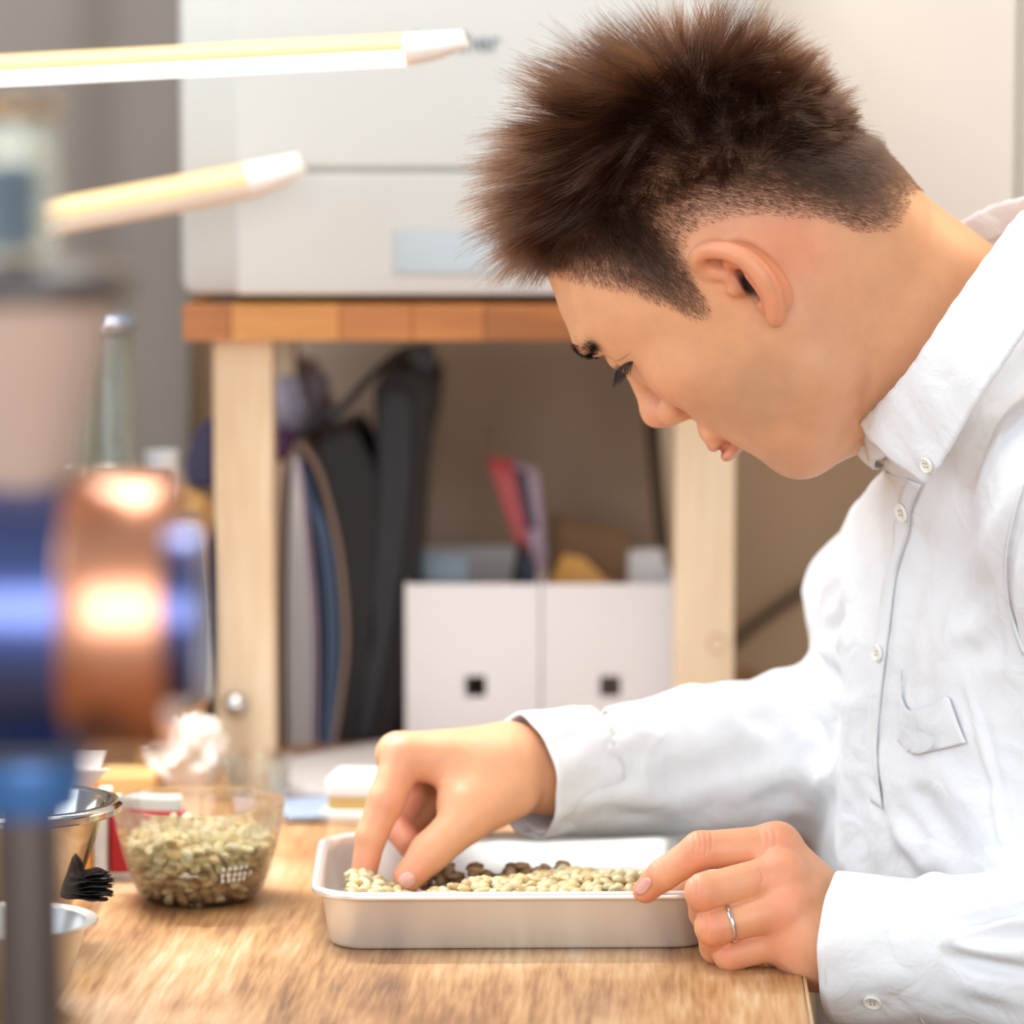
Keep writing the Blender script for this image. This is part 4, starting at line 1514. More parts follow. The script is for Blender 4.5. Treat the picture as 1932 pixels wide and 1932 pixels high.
def far_hand(Q):
    wr0, wr1 = W(1075, 1462, 2.095), W(985, 1452, 2.085)
    d = rcone(Q, wr0, wr1, 25, 25)
    mcpI, mcpM, mcpR, mcpP = W(762, 1428, 2.055), W(752, 1424, 2.080), W(765, 1432, 2.102), W(785, 1446, 2.122)
    for m, r, w in ((mcpI, 12.5, W(950, 1440, 2.070)), (mcpM, 13, W(950, 1430, 2.088)), (mcpR, 12, W(955, 1430, 2.104)), (mcpP, 11, W(960, 1440, 2.115))):
        d = sminv(d, rcone(Q, w, m, 19, r), 12)
    d = sminv(d, rcone(Q, W(950, 1475, 2.065), W(872, 1520, 2.045), 20, 15), 14)
    fd = chain(Q, [mcpI, W(728, 1512, 2.040), W(700, 1578, 2.035), W(684, 1662, 2.030)], [12, 10.5, 8.8, 7.2], 2.5)
    fd = sminv(fd, chain(Q, [mcpM, W(772, 1500, 2.078), W(748, 1556, 2.070), W(776, 1596, 2.055)], [12, 10, 9, 8], 2.5), 0.9)
    fd = sminv(fd, chain(Q, [mcpR, W(800, 1510, 2.098), W(778, 1562, 2.092), W(806, 1590, 2.075)], [11, 9.5, 8.5, 7.5], 2.5), 0.9)
    fd = sminv(fd, chain(Q, [mcpP, W(825, 1515, 2.118), W(812, 1556, 2.112), W(832, 1576, 2.098)], [10, 8.6, 7.8, 7], 2.5), 0.9)
    d = sminv(d, fd, 5)
    th = chain(Q, [W(960, 1490, 2.060), W(880, 1545, 2.040), W(812, 1608, 2.028), W(770, 1656, 2.020)], [18, 13.5, 11.2, 8.8], 4)
    d = sminv(d, th, 3.5)
    return d


def bounds(fn, c, r, h):
    return polygonize(fn, np.array(c) - r, np.array(c) + r, h)


Vn, Qn = polygonize(near_hand, W(1200, 1932, 1.93) + (-20, -75, -10), W(1720, 1530, 1.93) + (0, 80, 20), 0.75)
Vf, Qf = polygonize(far_hand, W(640, 1720, 2.05) + (-10, -50, -10), W(1110, 1360, 2.07) + (10, 95, 10), 1.3)
Vn, Vf = relax(Vn, Qn, 2, 0.4), relax(Vf, Qf, 2, 0.4)


def creases(V, Q, lines, w, depth):
    """fine skin creases: lines of points, pushed in along the normal"""
    N = vnormals(V, Q)
    dd = np.zeros(len(V))
    for a, b in lines:
        d_ = chain(V.astype(np.float32), [a, b], [0, 0], 0)
        dd = np.maximum(dd, np.exp(-(d_ / w) ** 2))
    return V - N * (dd * depth)[:, None]


_bv = BVHTree.FromPolygons([tuple(v) for v in Vn / 1000], [tuple(q) for q in Qn.tolist()])


def on_skin(bv, line):
    out = []
    for px, py in spline(line, 6):
        d_ = Vector(P(px, py, 1.0)) - Vector((0, 0, CAMZ))
        L_ = bv.ray_cast(Vector((0, 0, CAMZ)), d_.normalized())[0]
        if L_ is not None: out.append(np.array(L_) * 1000)
    return out


CREASE = [[(1308, 1572), (1312, 1590), (1308, 1612)], [(1318, 1568), (1323, 1590), (1320, 1616)], [(1329, 1567), (1333, 1590), (1331, 1612)], [(1340, 1567), (1343, 1585), (1341, 1604)],
          [(1238, 1630), (1246, 1643), (1251, 1660)], [(1244, 1625), (1252, 1638), (1257, 1654)], [(1303, 1650), (1307, 1668), (1304, 1690)], [(1313, 1648), (1317, 1668), (1314, 1692)],
          [(1322, 1724), (1326, 1742), (1323, 1762)], [(1332, 1722), (1336, 1742), (1333, 1762)], [(1358, 1778), (1362, 1794), (1360, 1810)],
          [(1432, 1568), (1436, 1582), (1434, 1596)], [(1446, 1566), (1450, 1582), (1448, 1598)], [(1460, 1566), (1463, 1580), (1461, 1594)], [(1434, 1640), (1440, 1654), (1436, 1668)]]
_N = vnormals(Vn, Qn)
_dd = np.zeros(len(Vn))
for _l in CREASE:
    _p = on_skin(_bv, _l)
    if len(_p) > 1:
        _dd = np.maximum(_dd, np.exp(-(chain(Vn.astype(np.float32), _p, [0] * len(_p), 0) / 0.8) ** 2))
Vn = Vn - _N * (_dd * 0.38)[:, None]


def hand_colors(V, knuckles, nails=()):
    C = np.tile(SK, (len(V), 1))
    for (p, r, k) in knuckles:
        w = (k * np.exp(-(np.linalg.norm(V - p, axis=1) / r) ** 2))[:, None]
        C = C * (1 - w) + np.array(S(222, 132, 108)[:3]) * w
    return C


Cn = hand_colors(Vn, [(W(1322, 1600, 1.92), 14, .5), (W(1320, 1680, 1.89), 12, .5), (W(1340, 1745, 1.89), 12, .5), (W(1372, 1798, 1.90), 12, .5), (W(1218, 1680, 1.94), 14, .6),
                      (W(1462, 1590, 1.92), 15, .5), (W(1470, 1650, 1.90), 15, .45), (W(1480, 1712, 1.895), 14, .35), (W(1476, 1775, 1.90), 14, .45)])
Cf = hand_colors(Vf, [(W(728, 1512, 2.03), 14, .4), (W(690, 1650, 2.02), 16, .6), (W(770, 1650, 2.01), 14, .6), (W(780, 1500, 2.06), 16, .6), (W(760, 1580, 2.06), 16, .7), (W(740, 1420, 2.05), 20, .3)])


# ---- arms and trunk under the clothes (coarse), one skin with the rest
NSH, NEL = np.array([318, 1922, 250.]), np.array([395, 1830, 18.])
FSH, FEL = W(1700, 1120, 2.235), W(1705, 1405, 2.205)
NWR = W(1660, 1796, 1.905)
FWR = W(1075, 1462, 2.095)
TCX_, TCY_ = 0.318 * 1000, 2.07 * 1000


def core(Q):
    d = rcone(Q, (TCX_, TCY_, 210), (TCX_ + 20, TCY_, -250), 92, 92)
    d = sminv(d, rcone(Q, HO * 1000 + HM @ neck_b, (TCX_ + 10, TCY_, 200), 58, 70), 20)
    d = sminv(d, chain(Q, [NSH, NEL, NWR], [42, 33, 24], 10), 15)
    d = sminv(d, chain(Q, [FSH, FEL, FWR], [42, 33, 24], 10), 15)
    return d


Vc, Qc = polygonize(core, (-10, 1740, -340), (520, 2330, 340), 6.0)
Vall = np.concatenate([h2w(Vh), Vn / 1000, Vf / 1000, Vc / 1000])
Call = np.concatenate([Ch, Cn, Cf, np.tile(SK, (len(Vc), 1))])
o1, o2, o3 = len(Vh), len(Vh) + len(Vn), len(Vh) + len(Vn) + len(Vf)
Qall = np.concatenate([Qh, Qn + o1, Qf + o2, Qc + o3])
bme = mesh_np('body', Vall - PO, Qall)
set_color(bme, Call)
body = link('body', bme, m_skin.m, person)
head_me = (h2w(Vh), Qh)
bvh_head = BVHTree.FromPolygons([tuple(v) for v in h2w(Vh)], [tuple(q) for q in Qh.tolist()])
bvh_near = BVHTree.FromPolygons([tuple(v) for v in Vn / 1000], [tuple(q) for q in Qn.tolist()])
bvh_far = BVHTree.FromPolygons([tuple(v) for v in Vf / 1000], [tuple(q) for q in Qf.tolist()])
CAMP = Vector((0, 0, CAMZ))


def hit(bvh, px, py, push=0.0):
    d = Vector(P(px, py, 1.0)) - CAMP
    d.normalize()
    loc, nor, i, dist = bvh.ray_cast(CAMP, d)
    if loc is None: return None, None
    if nor.dot(d) > 0: nor = -nor
    return loc + nor * push, nor


def patch(name, bvh, corners, nu, nv, push, m, parent, thick=0.0006, crown=0.0):
    """thin piece lying on a surface: corner outline tl, tr, br, bl in photo positions"""
    a, b, c, d = [np.array(q, float) for q in corners]
    G = []
    last = None
    for v in np.linspace(0, 1, nv):
        row_ = []
        for u in np.linspace(0, 1, nu):
            q = (a * (1 - u) + b * u) * (1 - v) + (d * (1 - u) + c * u) * v
            L, N = hit(bvh, q[0], q[1], push + crown * math.sin(math.pi * u) * math.sin(math.pi * v))
            if L is None: L = last
            last = L
            row_.append(np.array(L) - np.array(parent_origin(parent)))
        G.append(row_)
    return grid_sheet(name, G, thick, m, parent)


def parent_origin(p):
    return p.location if p is not None else (0, 0, 0)


# nails
m_nail = mat('nail', S(236, 170, 158), 0.25, var=0.02, sss=0.2)


def nail(name, bvh, c, ax, w, l, push=0.00025):
    """fingernail: centre c, pointing along ax (photo directions), rounded outline"""
    ax = np.array(ax, float) / np.linalg.norm(ax)
    sx = np.array([-ax[1], ax[0]])
    G = []
    for v in np.linspace(-1, 1, 9):
        hw_ = w * math.sqrt(max(1 - abs(v) ** 3.2, 0.03))
        row_ = []
        for u in np.linspace(-1, 1, 7):
            q = np.array(c) + ax * l * v + sx * hw_ * u
            L, N = hit(bvh, q[0], q[1], push + 0.0003 * (1 - u * u))
            if L is None: return None
            row_.append(np.array(L) - PO)
        G.append(row_)
    return grid_sheet(name, G, 0.0003, m_nail, person)


nail('nail', bvh_near, (1215, 1672), (-0.62, 0.78), 10, 19)
nail('nail', bvh_far, (768, 1662), (-0.75, 0.65), 15, 17)
nail('nail', bvh_far, (676, 1660), (-0.2, 0.98), 9, 15)

# ring on the ring finger
m_ring = mat('silver_ring', S(222, 214, 208), 0.18, 1.0)
ra_, rb__ = W(1484, 1712, 1.908) / 1000, W(1346, 1748, 1.902) / 1000
axv = Vector(ra_ - rb__).normalized()
rc_ = Vector(rb__ + (ra_ - rb__) * 0.22)
rq = axv.to_track_quat('Z', 'Y').to_matrix().to_4x4()
ring = empty('ring', tuple(rc_), 0, 'silver finger ring with slanted cuts on the ring finger of the near hand', 'ring')
RR = 0.0106
bm = bmesh.new()
nseg, npf = 96, 12
vv = []
for i in range(nseg):
    a = 2 * math.pi * i / nseg
    row_ = []
    for k in range(npf):
        b = 2 * math.pi * k / npf
        cut = 0.00022 * max(0, math.sin(14 * a + 1.5 * math.sin(b) * 2)) ** 3 * (math.cos(b) > 0)
        rr_ = RR + 0.0008 * math.cos(b) - cut
        row_.append(bm.verts.new(rq @ Vector((rr_ * math.cos(a), rr_ * math.sin(a), 0.0013 * math.sin(b)))))
    vv.append(row_)
for i in range(nseg):
    for k in range(npf):
        bm.faces.new((vv[i][k], vv[(i + 1) % nseg][k], vv[(i + 1) % nseg][(k + 1) % npf], vv[i][(k + 1) % npf]))
from_bm('band', bm, m_ring, ring, True)

# eyeball, lashes, brow
m_eye = mat('eye_white', S(214, 208, 204), 0.15)
bm = bmesh.new()
bmesh.ops.create_uvsphere(bm, u_segments=32, v_segments=20, radius=0.0119, matrix=Matrix.Translation(Vector(h2w(EYE) - PO)))
eb = from_bm('eyeball', bm, m_eye, person, True)
m_lash = mat('lash_black', S(18, 14, 14), 0.5)


def hairs(name, roots, tips, mids, r0, m, parent, seg=4):
    """real strands: curves with root and tip thickness"""
    n = len(roots)
    cu = bpy.data.hair_curves.new(name)
    cu.add_curves([seg + 1] * n)
    t = np.linspace(0, 1, seg + 1)[None, :, None]
    R_, M_, T_ = roots[:, None, :], mids[:, None, :], tips[:, None, :]
    pts = (1 - t) ** 2 * R_ + 2 * t * (1 - t) * M_ + t * t * T_
    po = np.array(parent_origin(parent))
    cu.attributes['position'].data.foreach_set('vector', (pts - po).astype(np.float32).ravel())
    ra = cu.attributes.get('radius') or cu.attributes.new('radius', 'FLOAT', 'POINT')
    rad = np.repeat(np.asarray(r0, dtype=np.float32).reshape(-1, 1) * np.ones((n, 1), np.float32), seg + 1, 1) * np.linspace(1, 0.25, seg + 1)[None]
    ra.data.foreach_set('value', rad.astype(np.float32).ravel())
    o = bpy.data.objects.new(name, cu)
    COL.objects.link(o)
    cu.materials.append(m)
    if parent is not None: o.parent = parent
    return o


rl = np.random.RandomState(2)
# lash line, lashes and painted lid-crease shade of the near eye, found on the face surface
def on_face(line, n, push):
    out = []
    for q in spline(line, n):
        L_, N_f = hit(bvh_head, q[0], q[1], push)
        if L_ is not None: out.append(np.array(L_))
    return out


ll = on_face([(1163, 699), (1172, 693), (1183, 686), (1194, 682)], 24, 0.0002)
rad_l = [0.00075 * math.sin(math.pi * min(max(i / (len(ll) - 1), 0.06), 0.94)) ** 0.5 + 0.0001 for i in range(len(ll))]
tube('lash_line', [p - PO for p in ll], rad_l, m_lash, person, 6)
cr_ = on_face([(1152, 684), (1166, 680), (1180, 672), (1191, 664)], 24, -0.0001)
tube('lid_crease_shade', [p - PO for p in cr_], [0.00035 * math.sin(math.pi * min(max(i / (len(cr_) - 1), 0.08), 0.92)) + 0.0001 for i in range(len(cr_))], mat('lid_shade', S(186, 122, 90), 0.6), person, 6)  # thin darker tube paints the shaded line of the lid crease
LW = w2h(np.array(ll))
LN = LW[(np.linspace(0, len(LW) - 1, 70)).astype(int)] + rl.normal(0, .25, (70, 3))
LN2 = spline([(104.5, 18, 16.2), (107.2, 25, 14.4), (106, 34, 14.0)], 50)
LN = np.concatenate([LN, LN2])
dirl = np.stack([np.full(120, 6.0), np.concatenate([np.linspace(2, 6, 70), np.linspace(-1, 2, 50)]), np.full(120, -5.0)], 1) + rl.normal(0, .8, (120, 3))
hairs('eyelashes', h2w(LN), h2w(LN + dirl), h2w(LN + dirl * 0.5 + np.array([0.5, 0, -1.5])), 0.00012, m_lash, person)
# brow
nb_ = 900
s = rl.rand(nb_)
bc_ = spline([(112, 12, 31), (112, 22, 35), (107, 33, 37), (97, 45, 33)], 200)[(s * 199).astype(int)]
bc_ = bc_ + rl.normal(0, 1, bc_.shape) * np.array([0, 0, 1.3])
roots, tips, mids_b = [], [], []
bw = h2w(bc_)
for k in range(nb_):
    loc, nor, i, dist = bvh_head.find_nearest(Vector(bw[k]))
    ln_ = np.array(nor) @ HM
    dd = np.array([-0.4, 0.9, 0.05]) + rl.normal(0, .12, 3)
    roots.append(w2h(np.array(loc)))
    tips.append(w2h(np.array(loc)) + dd * 4.2 + ln_ * 1.8)
    mids_b.append(w2h(np.array(loc)) + dd * 2.1 + ln_ * 1.5)
roots, tips = np.array(roots), np.array(tips)
hairs('eyebrow', h2w(roots), h2w(tips), h2w(np.array(mids_b)), 0.00011, m_lash, person)

# ---- hair of the head
def hair_mat(name, c1, c2, rough=0.35):
    t = NT(name)
    t.t.nodes.remove(t.b)
    h = t.n('ShaderNodeBsdfHairPrincipled')
    h.parametrization = 'COLOR'
    h.inputs['Roughness'].default_value = rough
    h.inputs['Radial Roughness'].default_value = 0.5
    h.inputs['Coat'].default_value = 0.25
    inf = t.n('ShaderNodeHairInfo')
    mx = t.n('ShaderNodeMix', data_type='RGBA')
    mx.inputs[6].default_value = c1
    mx.inputs[7].default_value = c2
    t.l(inf.outputs['Random'], mx.inputs[0])
    t.l(mx.outputs[2], h.inputs['Color'])
    t.l(h.outputs[0], t.t.nodes['Material Output'].inputs['Surface'])
    return t.m


m_hair = hair_mat('brown_hair', S(11, 7, 5), S(50, 24, 9), 0.22)
m_hair_s = hair_mat('dark_short_hair', S(26, 19, 15), S(66, 47, 36))

Nh = vnormals(Vh, Qh)
fa = np.cross(Vh[Qh[:, 2]] - Vh[Qh[:, 0]], Vh[Qh[:, 3]] - Vh[Qh[:, 1]])
fA = np.linalg.norm(fa, axis=1) / 2
fc_ = Vh[Qh].mean(1)
hlv = fc_[:, 2] - hairline(fc_[:, 0])
ok = (hlv > 0) & (fc_[:, 0] > -118) & ~((fc_[:, 1] > 79) & (fc_[:, 2] < 45)) & (fc_[:, 2] > -30)
# keep the neck cylinder free
ok &= ~((fc_[:, 0] < -96) & (fc_[:, 2] < 5))
rh = np.random.RandomState(7)


def sample(n, wgt):
    w = fA * ok * wgt
    p = np.cumsum(w) / w.sum()
    f = np.searchsorted(p, rh.rand(n))
    q = Vh[Qh[f]]
    a, b = rh.rand(n, 1), rh.rand(n, 1)
    R_ = (q[:, 0] * (1 - a) + q[:, 1] * a) * (1 - b) + (q[:, 3] * (1 - a) + q[:, 2] * a) * b
    N_ = Nh[Qh[f]].mean(1)
    N_ /= np.linalg.norm(N_, axis=1, keepdims=True)
    return R_, N_


def smooth01(x): 
    x = np.clip(x, 0, 1)
    return x * x * (3 - 2 * x)


def topness(Q_):
    """1 where the hair is left long, 0 in the clipped sides"""
    F_, U_ = Q_[:, 0], Q_[:, 2]
    lim = np.interp(F_, [-100, -60, 0, 60, 90, 110], [-2, 14, 58, 68, 74, 76])
    return smooth01((U_ - lim) / 26)


def noise3(Q_, s, seed):
    r = np.random.RandomState(seed)
    out = np.zeros((len(Q_), 3))
    for k in range(6):
        w = r.normal(0, 1, (3, 3)) * s
        ph = r.rand(3) * 6.28
        out += np.sin(Q_ @ w + ph)
    return out / 3


WH = np.array([-31.0, 18.0, 118.0])
tp_f = topness(fc_)
# long strands, gathered in small spiky locks
R_, N_ = sample(34000, tp_f ** 1.0 + 0.02)
tp_ = topness(R_)
away = R_ - WH
away -= (away * N_).sum(1, keepdims=True) * N_
dist_w = np.linalg.norm(away, axis=1, keepdims=True)
away /= np.maximum(dist_w, 1e-6)
front = smooth01((R_[:, 0] - 20) / 80)[:, None]
length = (9 + 42 * tp_ ** 0.9) * (0.72 + 0.4 * rh.rand(len(R_)))
length *= np.interp(R_[:, 0], [-110, -70, -40, 0, 30], [0.60, 0.70, 0.92, 1.05, 1.10])
length *= np.interp(R_[:, 2] - 0.25 * R_[:, 0], [50, 110], [0.42, 1.0])
clump = noise3(R_, 0.16, 5) * 0.42 + noise3(R_, 0.45, 6) * 0.22
up_ = np.array([0, 0, 1.0])
lift = 1.0 - 0.12 * front
dirs = N_ * lift + away * (0.42 + 0.15 * front) + clump + rh.normal(0, .13, R_.shape)
dirs += np.array([0.10, 0, 0.30])
side = (np.abs(R_[:, 1]) / 76)[:, None] ** 2 * (1 - tp_[:, None])
dirs -= up_ * side * 0.9
dirs /= np.linalg.norm(dirs, axis=1, keepdims=True)
grav = w2h(HO + np.array([0, 0, -1.0])) / 1000.0
Ln = length[:, None]
mid = R_ + dirs * Ln * 0.5
drp = smooth01((R_[:, 0] - 72) / 40)[:, None] * smooth01((112 - R_[:, 2]) / 25)[:, None]
bend = away * 0.22 + grav * (0.05 + 0.75 * drp) + noise3(R_, 0.3, 9) * 0.22
tip = R_ + dirs * Ln * 0.92 + bend * Ln * 0.55
# strands draw together into locks
gi = rh.choice(len(R_), 950, replace=False)
best = np.zeros(len(R_), dtype=int)
for s0 in range(0, len(R_), 6000):
    dm = ((R_[s0:s0 + 6000, None, :] - R_[gi][None]) ** 2).sum(2)
    best[s0:s0 + 6000] = gi[dm.argmin(1)]
lockvar = rh.uniform(0.80, 1.12, len(R_))[best][:, None]
tip = R_ + (tip - R_) * lockvar
mid = R_ + (mid - R_) * lockvar
cl = (0.78 * (0.4 + 0.6 * rh.rand(len(R_))))[:, None] * tp_[:, None]
off = R_ - R_[best]
sc_l = length[:, None] / np.maximum(length[best][:, None], 1)
tip = tip * (1 - cl) + (R_ + (tip[best] - R_[best]) * sc_l - off * 0.85) * cl
mid = mid * (1 - cl * .6) + (R_ + (mid[best] - R_[best]) * sc_l - off * 0.35) * cl * .6
hair = hairs('hair', h2w(R_), h2w(tip), h2w(mid), 0.000115, m_hair, person, 6)
# clipped sides and nape
Rs, Ns = sample(52000, (1.15 - tp_f))
hls = Rs[:, 2] - hairline(Rs[:, 0])
tps = topness(Rs)
keep = rh.rand(len(Rs)) < np.clip(0.25 + hls / 14, 0, 1)
Rs, Ns, hls, tps = Rs[keep], Ns[keep], hls[keep], tps[keep]
flow = np.stack([np.interp(Rs[:, 0], [-90, -20, 30, 60, 110], [-0.75, -0.75, -0.25, -0.05, 0.35]), np.zeros(len(Rs)), np.full(len(Rs), -0.85)], 1)
flow -= (flow * Ns).sum(1, keepdims=True) * Ns
ds = flow + Ns * 0.42 + rh.normal(0, .16, Rs.shape) + noise3(Rs, 0.12, 3) * 0.12
ds /= np.linalg.norm(ds, axis=1, keepdims=True)
Ls = (2.6 + np.clip((hls - 8) / 50, 0, 1) * 9.0 + 9 * tps) * (0.8 + 0.4 * rh.rand(len(Rs)))
Ls = Ls[:, None]
sh_ = hairs('side_hair', h2w(Rs), h2w(Rs + ds * Ls), h2w(Rs + ds * Ls * .5 + Ns * Ls * 0.10), 0.00008, m_hair_s, person, 3)
sh_['label'] = 'dark clipped hair on the sides and nape'
hair['label'] = 'longer brown spiky hair on top'

# ================================================================== SHIRT
m_shirt = NT('white_cotton')
b = m_shirt.b
b.inputs['Base Color'].default_value = S(224, 226, 229)
b.inputs['Roughness'].default_value = 0.85
b.inputs['Specular IOR Level'].default_value = 0.2
b.inputs['Sheen Weight'].default_value = 0.15
b.inputs['Subsurface Weight'].default_value = 0.15
b.inputs['Subsurface Radius'].default_value = (1, 0.95, 0.9)
b.inputs['Subsurface Scale'].default_value = 0.006
tc = m_shirt.n('ShaderNodeTexCoord')
w1 = m_shirt.n('ShaderNodeTexNoise')
w1.inputs['Scale'].default_value = 1500
w1.inputs['Detail'].default_value = 1
w2 = m_shirt.n('ShaderNodeTexNoise')
w2.inputs['Scale'].default_value = 42
w2.inputs['Detail'].default_value = 5
w2.inputs['Distortion'].default_value = 0.8
m_shirt.l(tc.outputs['Object'], w1.inputs['Vector'])
m_shirt.l(tc.outputs['Object'], w2.inputs['Vector'])
b1 = m_shirt.n('ShaderNodeBump')
b1.inputs['Strength'].default_value = 0.2
b1.inputs['Distance'].default_value = 0.0004
b2 = m_shirt.n('ShaderNodeBump')
b2.inputs['Strength'].default_value = 0.42
b2.inputs['Distance'].default_value = 0.006
m_shirt.l(w1.outputs['Fac'], b1.inputs['Height'])
m_shirt.l(w2.outputs['Fac'], b2.inputs['Height'])
m_shirt.l(b1.outputs[0], b2.inputs['Normal'])
m_shirt.l(b2.outputs[0], b.inputs['Normal'])
m_shirt = m_shirt.m

PHI = math.radians(24)
TR = np.array([[-math.cos(PHI), -math.sin(PHI)], [math.sin(PHI), -math.cos(PHI)]])   # rows: forward, to the person's left
NCUFF = W(1600, 1788, 1.905)
NK0 = W(1830, 730, 2.02)
NKN = np.array([0.62, -0.22, -0.75], dtype=np.float32)
FCUFF = W(1000, 1464, 2.085)
NECKW = HO * 1000 + HM @ neck_b
CH = P(1700, 990, 1.0)


def shirt_field(Q):
    z = Q[:, 2]
    cx = np.interp(z, [-340, -60, 20, 150, 260, 330], [330, 318, 320, 324, 332, 350])
    cy = np.interp(z, [-340, 0, 260, 330], [2075, 2070, 2062, 2058])
    a = np.interp(z, [-340, -60, 40, 160, 240, 300, 340], [118, 118, 120, 122, 112, 92, 70])
    w = np.interp(z, [-340, 0, 180, 240, 290, 330], [176, 182, 186, 165, 115, 75])
    dx, dy = Q[:, 0] - cx, Q[:, 1] - cy
    f = dx * TR[0, 0] + dy * TR[0, 1]
    s = dx * TR[1, 0] + dy * TR[1, 1]
    r = ((np.abs(f) / a) ** 2.3 + (np.abs(s) / w) ** 2.3) ** (1 / 2.3)
    d = (r - 1) * np.minimum(a, w)
    d = smaxv(d, z - 312, 30)
    d = smaxv(d, -330 - z, 5)
    d = sminv(d, rcone(Q, NSH, NECKW + (10, 0, -58), 60, 52), 30)
    d = sminv(d, rcone(Q, FSH, NECKW + (0, 20, -60), 56, 50), 30)
    # far arm
    fa_ = chain(Q, [FSH, FEL, W(1560, 1418, 2.190), W(1330, 1440, 2.150), FCUFF], [55, 54, 52, 43, 34], 18)
    d = sminv(d, fa_, 16)
    # near arm
    na_ = chain(Q, [NSH, NEL, W(1960, 1800, 1.86), W(1800, 1796, 1.885), NCUFF], [60, 52, 44, 38, 35], 14)
    d = sminv(d, na_, 45)
    # cut open at the cuffs and hollow there
    ax = (W(1330, 1440, 2.150) - FCUFF)
    ax /= np.linalg.norm(ax)
    ax = ax * 0.97 + np.array([0.0, 0.0, 0.10])
    ax /= np.linalg.norm(ax)
    d = smaxv(d, -((Q - FCUFF) @ ax.astype(np.float32)), 1.5)
    bx = W(1800, 1800, 1.885) - NCUFF
    bx /= np.linalg.norm(bx)
    d = np.where((Q[:, 0] < NCUFF[0] + 60) & (z < 75) & (Q[:, 1] < 1985), smaxv(d, -((Q - NCUFF) @ bx.astype(np.float32)), 1.5), d)
    d = smaxv(d, -rcone(Q, FCUFF - ax * 20, FCUFF + ax * 45, 32.5, 31), 1.2)
    d = smaxv(d, -rcone(Q, NCUFF - bx * 20, NCUFF + bx * 45, 33.2, 32), 1.2)
    d = sminv(d, rcone(Q, NK0, NECKW + (15, 0, -40), 66, 90), 30)
    d = smaxv(d, -((Q - NK0) @ NKN), 6)
    # neck hole
    d = smaxv(d, -rcone(Q, HO * 1000 + HM @ neck_a, NECKW + (0, 0, 5), 59, 64), 3)
    return d


Vs, Qs = polygonize(shirt_field, (-12, 1755, -335), (520, 2345, 345), 2.3)
Vs = relax(Vs, Qs, 2, 0.4)
Ns_ = vnormals(Vs, Qs)


# soft folds: ridges and valleys running along polylines found on the cloth
bvh_s0 = BVHTree.FromPolygons([tuple(v) for v in Vs / 1000], [tuple(q) for q in Qs.tolist()])


def fold(Vv, Nn, line, width, amp):
    pts = []
    for px, py in spline(line, max(4, len(line) * 3)):
        L, N = hit(bvh_s0, px, py)
        if L is not None: pts.append(np.array(L) * 1000)
    if len(pts) < 2: return 0
    lo_, hi_ = np.min(pts, 0) - 4 * width, np.max(pts, 0) + 4 * width
    m = ((Vv > lo_) & (Vv < hi_)).all(1)
    out = np.zeros(len(Vv))
    if not m.any(): return out
    V_ = Vv[m]
    best = np.full(len(V_), 1e9)
    tt = np.zeros(len(V_))
    for i in range(len(pts) - 1):
        a, b_ = pts[i], pts[i + 1]
        ab = b_ - a
        h_ = np.clip(((V_ - a) @ ab) / max(ab @ ab, 1e-6), 0, 1)
        dd = np.linalg.norm(V_ - a - h_[:, None] * ab, axis=1)
        u_ = dd < best
        best[u_] = dd[u_]
        tt[u_] = ((i + h_) / (len(pts) - 1))[u_]
    fade = np.sin(np.pi * np.clip(tt, 0.02, 0.98)) ** 0.5
    x = best / width
    out[m] = amp * fade * (np.exp(-x ** 2) - 0.35 * np.exp(-(x - 1.8) ** 2 * 1.5))
    return out


